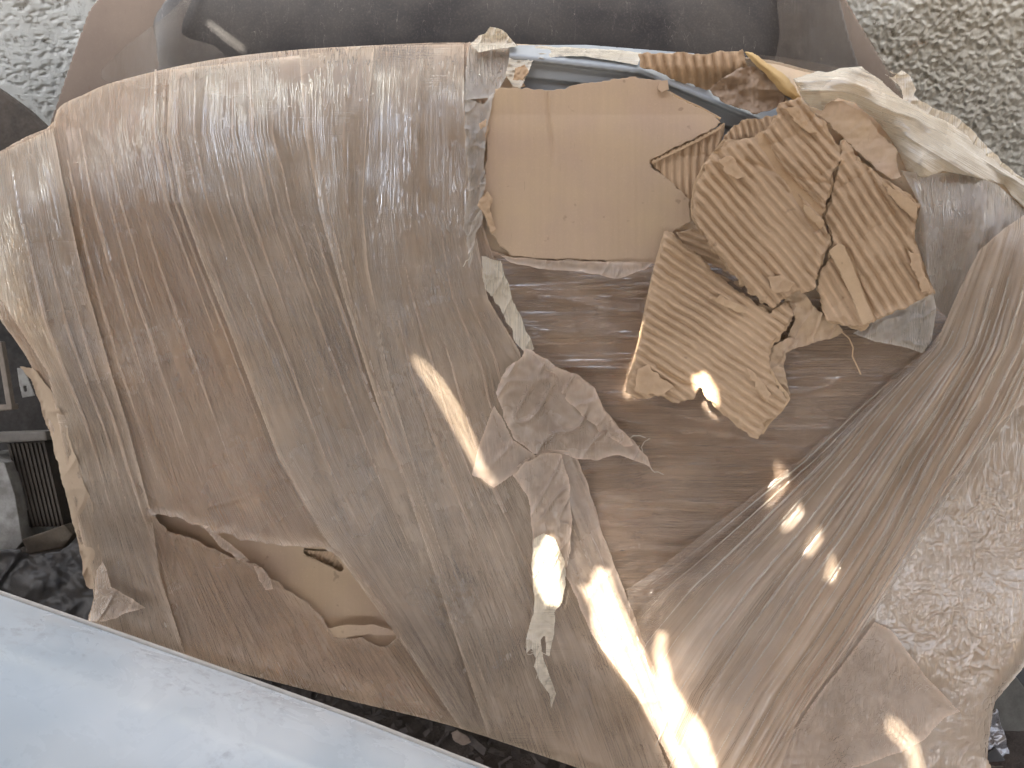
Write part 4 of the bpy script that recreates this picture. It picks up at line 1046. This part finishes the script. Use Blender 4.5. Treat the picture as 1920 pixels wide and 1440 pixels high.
# =================================================================== CLUTTER, LEFT
BLACK = plain_mat('black plastic', (0.022, 0.022, 0.024), (0.05, 0.046, 0.042), 0.38, 30, bstr=0.6)
RUST = plain_mat('old steel', (0.09, 0.075, 0.06), (0.05, 0.042, 0.036), 0.6, 25, metal=0.3, bstr=0.4)
PALE = plain_mat('pale chipped paint', (0.40, 0.40, 0.385), (0.20, 0.195, 0.18), 0.7, 30, bstr=0.5)
WOODY = plain_mat('dirty board', (0.13, 0.105, 0.075), (0.075, 0.06, 0.045), 0.8, 30, bstr=0.5)

rad = thing('radiator', 'dark ribbed radiator core standing left of the package', 'radiator', tuple(at(70, 1000, -0.30)))
prism('core', [(12, 832), (84, 826), (118, 984), (52, 990)], -0.27, 0.03, RUST, rad)
for k in range(9):
    a = k/8
    x0, x1 = 14 + a*66, 54 + a*62
    prism('rib', [(x0, 831), (x0 + 4, 831), (x1 + 4, 988), (x1, 988)], -0.2665, 0.006, RUST, rad, 0.0006)
prism('top_tank', [(-30, 812), (84, 808), (88, 826), (-30, 832)], -0.255, 0.05, plain_mat('dusty grey plastic', (0.20, 0.185, 0.165), (0.13, 0.12, 0.105), 0.6, 30), rad, 0.004)
o = prism('concrete_block', [(-40, 850), (8, 868), (28, 930), (42, 1016), (30, 1030), (-40, 1032)], -0.24, 0.12, PALE, None, 0.0015)
tag(o, 'pale chipped concrete block at the left edge beside the radiator', 'block')
br = thing('metal_bracket', 'small grey bracket with a hole peeking out left of the package', 'bracket', tuple(at(45, 740, -0.2)))
def bracket():
    g = sheet('plate', [(32, 690), (44, 690), (50, 702), (66, 742), (42, 746), (36, 720)], lambda X, Y, e: -0.16 + 0*X, PALE, br, 2.0, [[(44, 724), (49, 722), (51, 733), (46, 736)]], thick=0.004)
bracket()
fr = thing('rail_frame', 'thin pale metal frame at the left edge above the radiator', 'frame', tuple(at(0, 770, -0.22)))
FRM = plain_mat('dusty rail', (0.30, 0.255, 0.21), (0.20, 0.17, 0.14), 0.6, 40)
prism('upright', [(-8, 640), (2, 640), (22, 762), (12, 764)], -0.2, 0.012, FRM, fr, 0.0015)
prism('foot_rail', [(-60, 764), (22, 757), (22, 768), (-60, 776)], -0.2, 0.02, FRM, fr, 0.0015)
o = prism('steel_beam', [(40, 1012), (120, 984), (136, 1002), (118, 1028), (52, 1040)], -0.22, 0.05, WOODY, None, 0.003)
tag(o, 'dusty brown beam below the radiator at the left', 'beam')
o = sheet('black_plastic_sheet', ragged([(-80, 1030), (40, 1032), (60, 1042), (110, 1036), (150, 1000), (190, 1010), (260, 1240), (-80, 1300)], 4, 40, 331), lambda X, Y, e: -0.20 + 0.04*fbm(X/70, Y/70, 333, 4) + 0.015*rid(X/60 + Y/80, Y/120, 335, 4), BLACK, None, 4.0, thick=0.001)
tag(o, 'crumpled black plastic sheet between the package and the white panel', 'plastic sheet')
o = prism('dark_slab', [(-90, 110), (0, 166), (46, 200), (112, 262), (60, 330), (-90, 360)], -0.14, 0.03, plain_mat('dark brown slab', (0.045, 0.038, 0.032), (0.08, 0.066, 0.054), 0.8, 20), None, 0.006)  # plain dark slab filling the upper left corner
tag(o, 'dark slab beyond the upper left corner of the package', 'board')
o = prism('black_backing', [(-80, 600), (40, 590), (120, 900), (130, 1010), (-80, 1010)], -0.38, 0.03, plain_mat('near black board', (0.018, 0.017, 0.016), (0.035, 0.03, 0.027), 0.8, 12), None, 0.006)  # near-black panel backing the left clutter
tag(o, 'black panel behind the radiator and the metal frame', 'panel')

# =================================================================== CLUTTER, LOWER RIGHT
GREYM = plain_mat('dull steel', (0.13, 0.125, 0.11), (0.085, 0.08, 0.07), 0.55, 30, metal=0.4, bstr=0.4)
o = prism('steel_bar', [(1856, 1316), (1902, 1262), (1930, 1300), (1985, 1450), (1985, 1520), (1925, 1520), (1882, 1390)], -0.13, 0.04, GREYM, None, 0.003)
tag(o, 'dull grey steel bar at the lower right corner beside the package', 'steel bar')
o = prism('black_bar', [(1896, 1262), (1990, 1140), (1990, 1400), (1930, 1300)], -0.17, 0.05, BLACK, None, 0.003)
tag(o, 'black plastic bar behind the dull steel bar at the lower right', 'bar')
o = sheet('foil_scrap', ragged([(1852, 1345), (1868, 1330), (1878, 1360), (1890, 1400), (1905, 1450), (1900, 1500), (1870, 1500), (1850, 1430)], 4, 14, 341), lambda X, Y, e: -0.10 + 0.02*fbm(X/22, Y/22, 343, 3), plain_mat('crumpled foil', (0.42, 0.42, 0.44), (0.30, 0.30, 0.32), 0.3, 60, metal=0.7), None, 2.2, thick=0.0006)
tag(o, 'scrap of crumpled grey foil beside the steel bar at the lower right', 'foil scrap')
o = prism('black_block', [(1848, 1412), (1868, 1402), (1898, 1440), (1905, 1520), (1845, 1520)], -0.085, 0.04, BLACK, None, 0.003)
tag(o, 'small black block under the foil scrap at the lower right edge', 'block')
tw = tube('dry_twig', at(np.array([1836, 1846, 1852, 1866, 1880]), np.array([1424, 1428, 1436, 1438, 1437]), np.array([-.03, -.028, -.03, -.04, -.06])), 0.0012, WOODY, None, 6)
tag(tw, 'thin dry twig sticking out beside the package at the lower right', 'twig')

# =================================================================== DEBRIS UNDER THE PACKAGE
def debris():
    r = random.Random(5); bm = bmesh.new()
    for k in range(2600):
        x = r.uniform(-0.75, 0.4); y = r.uniform(-0.55, 0.1)
        L = r.uniform(0.004, 0.022); wd = r.uniform(0.002, 0.006); a = r.uniform(0, 6.28); z = r.uniform(0.0, 0.012)
        c, s = math.cos(a), math.sin(a)
        pts = [(-L, -wd, 0), (L, -wd*0.6, r.uniform(-.004, .006)), (L*0.8, wd, r.uniform(0, .006)), (-L*0.9, wd, r.uniform(0, .004))]
        bm.faces.new([bm.verts.new((x + p[0]*c - p[1]*s, y + p[0]*s + p[1]*c, z + p[2])) for p in pts])
    me = bpy.data.meshes.new('leaf_litter'); bm.to_mesh(me); bm.free()
    o = link('leaf_litter', me, plain_mat('dry litter', (0.055, 0.047, 0.045), (0.095, 0.08, 0.073), 0.9, 90))
    o['kind'] = 'stuff'; o['label'] = 'dark dry litter on the ground under the package'
debris()
for k, (pts, h) in enumerate([([(845, 1374), (858, 1368), (876, 1380), (884, 1392), (868, 1398), (850, 1388)], -0.10)]):
    o = sheet('dry_leaf', ragged(pts, 2, 8, 351), lambda X, Y, e: h + 0.012*fbm(X/14, Y/14, 353, 2), plain_mat('dry leaf', (0.24, 0.19, 0.15), (0.16, 0.12, 0.10), 0.8, 60), None, 2.0, thick=0.0008)
    tag(o, 'curled dry brown leaf on the dark ground below the package', 'leaf')
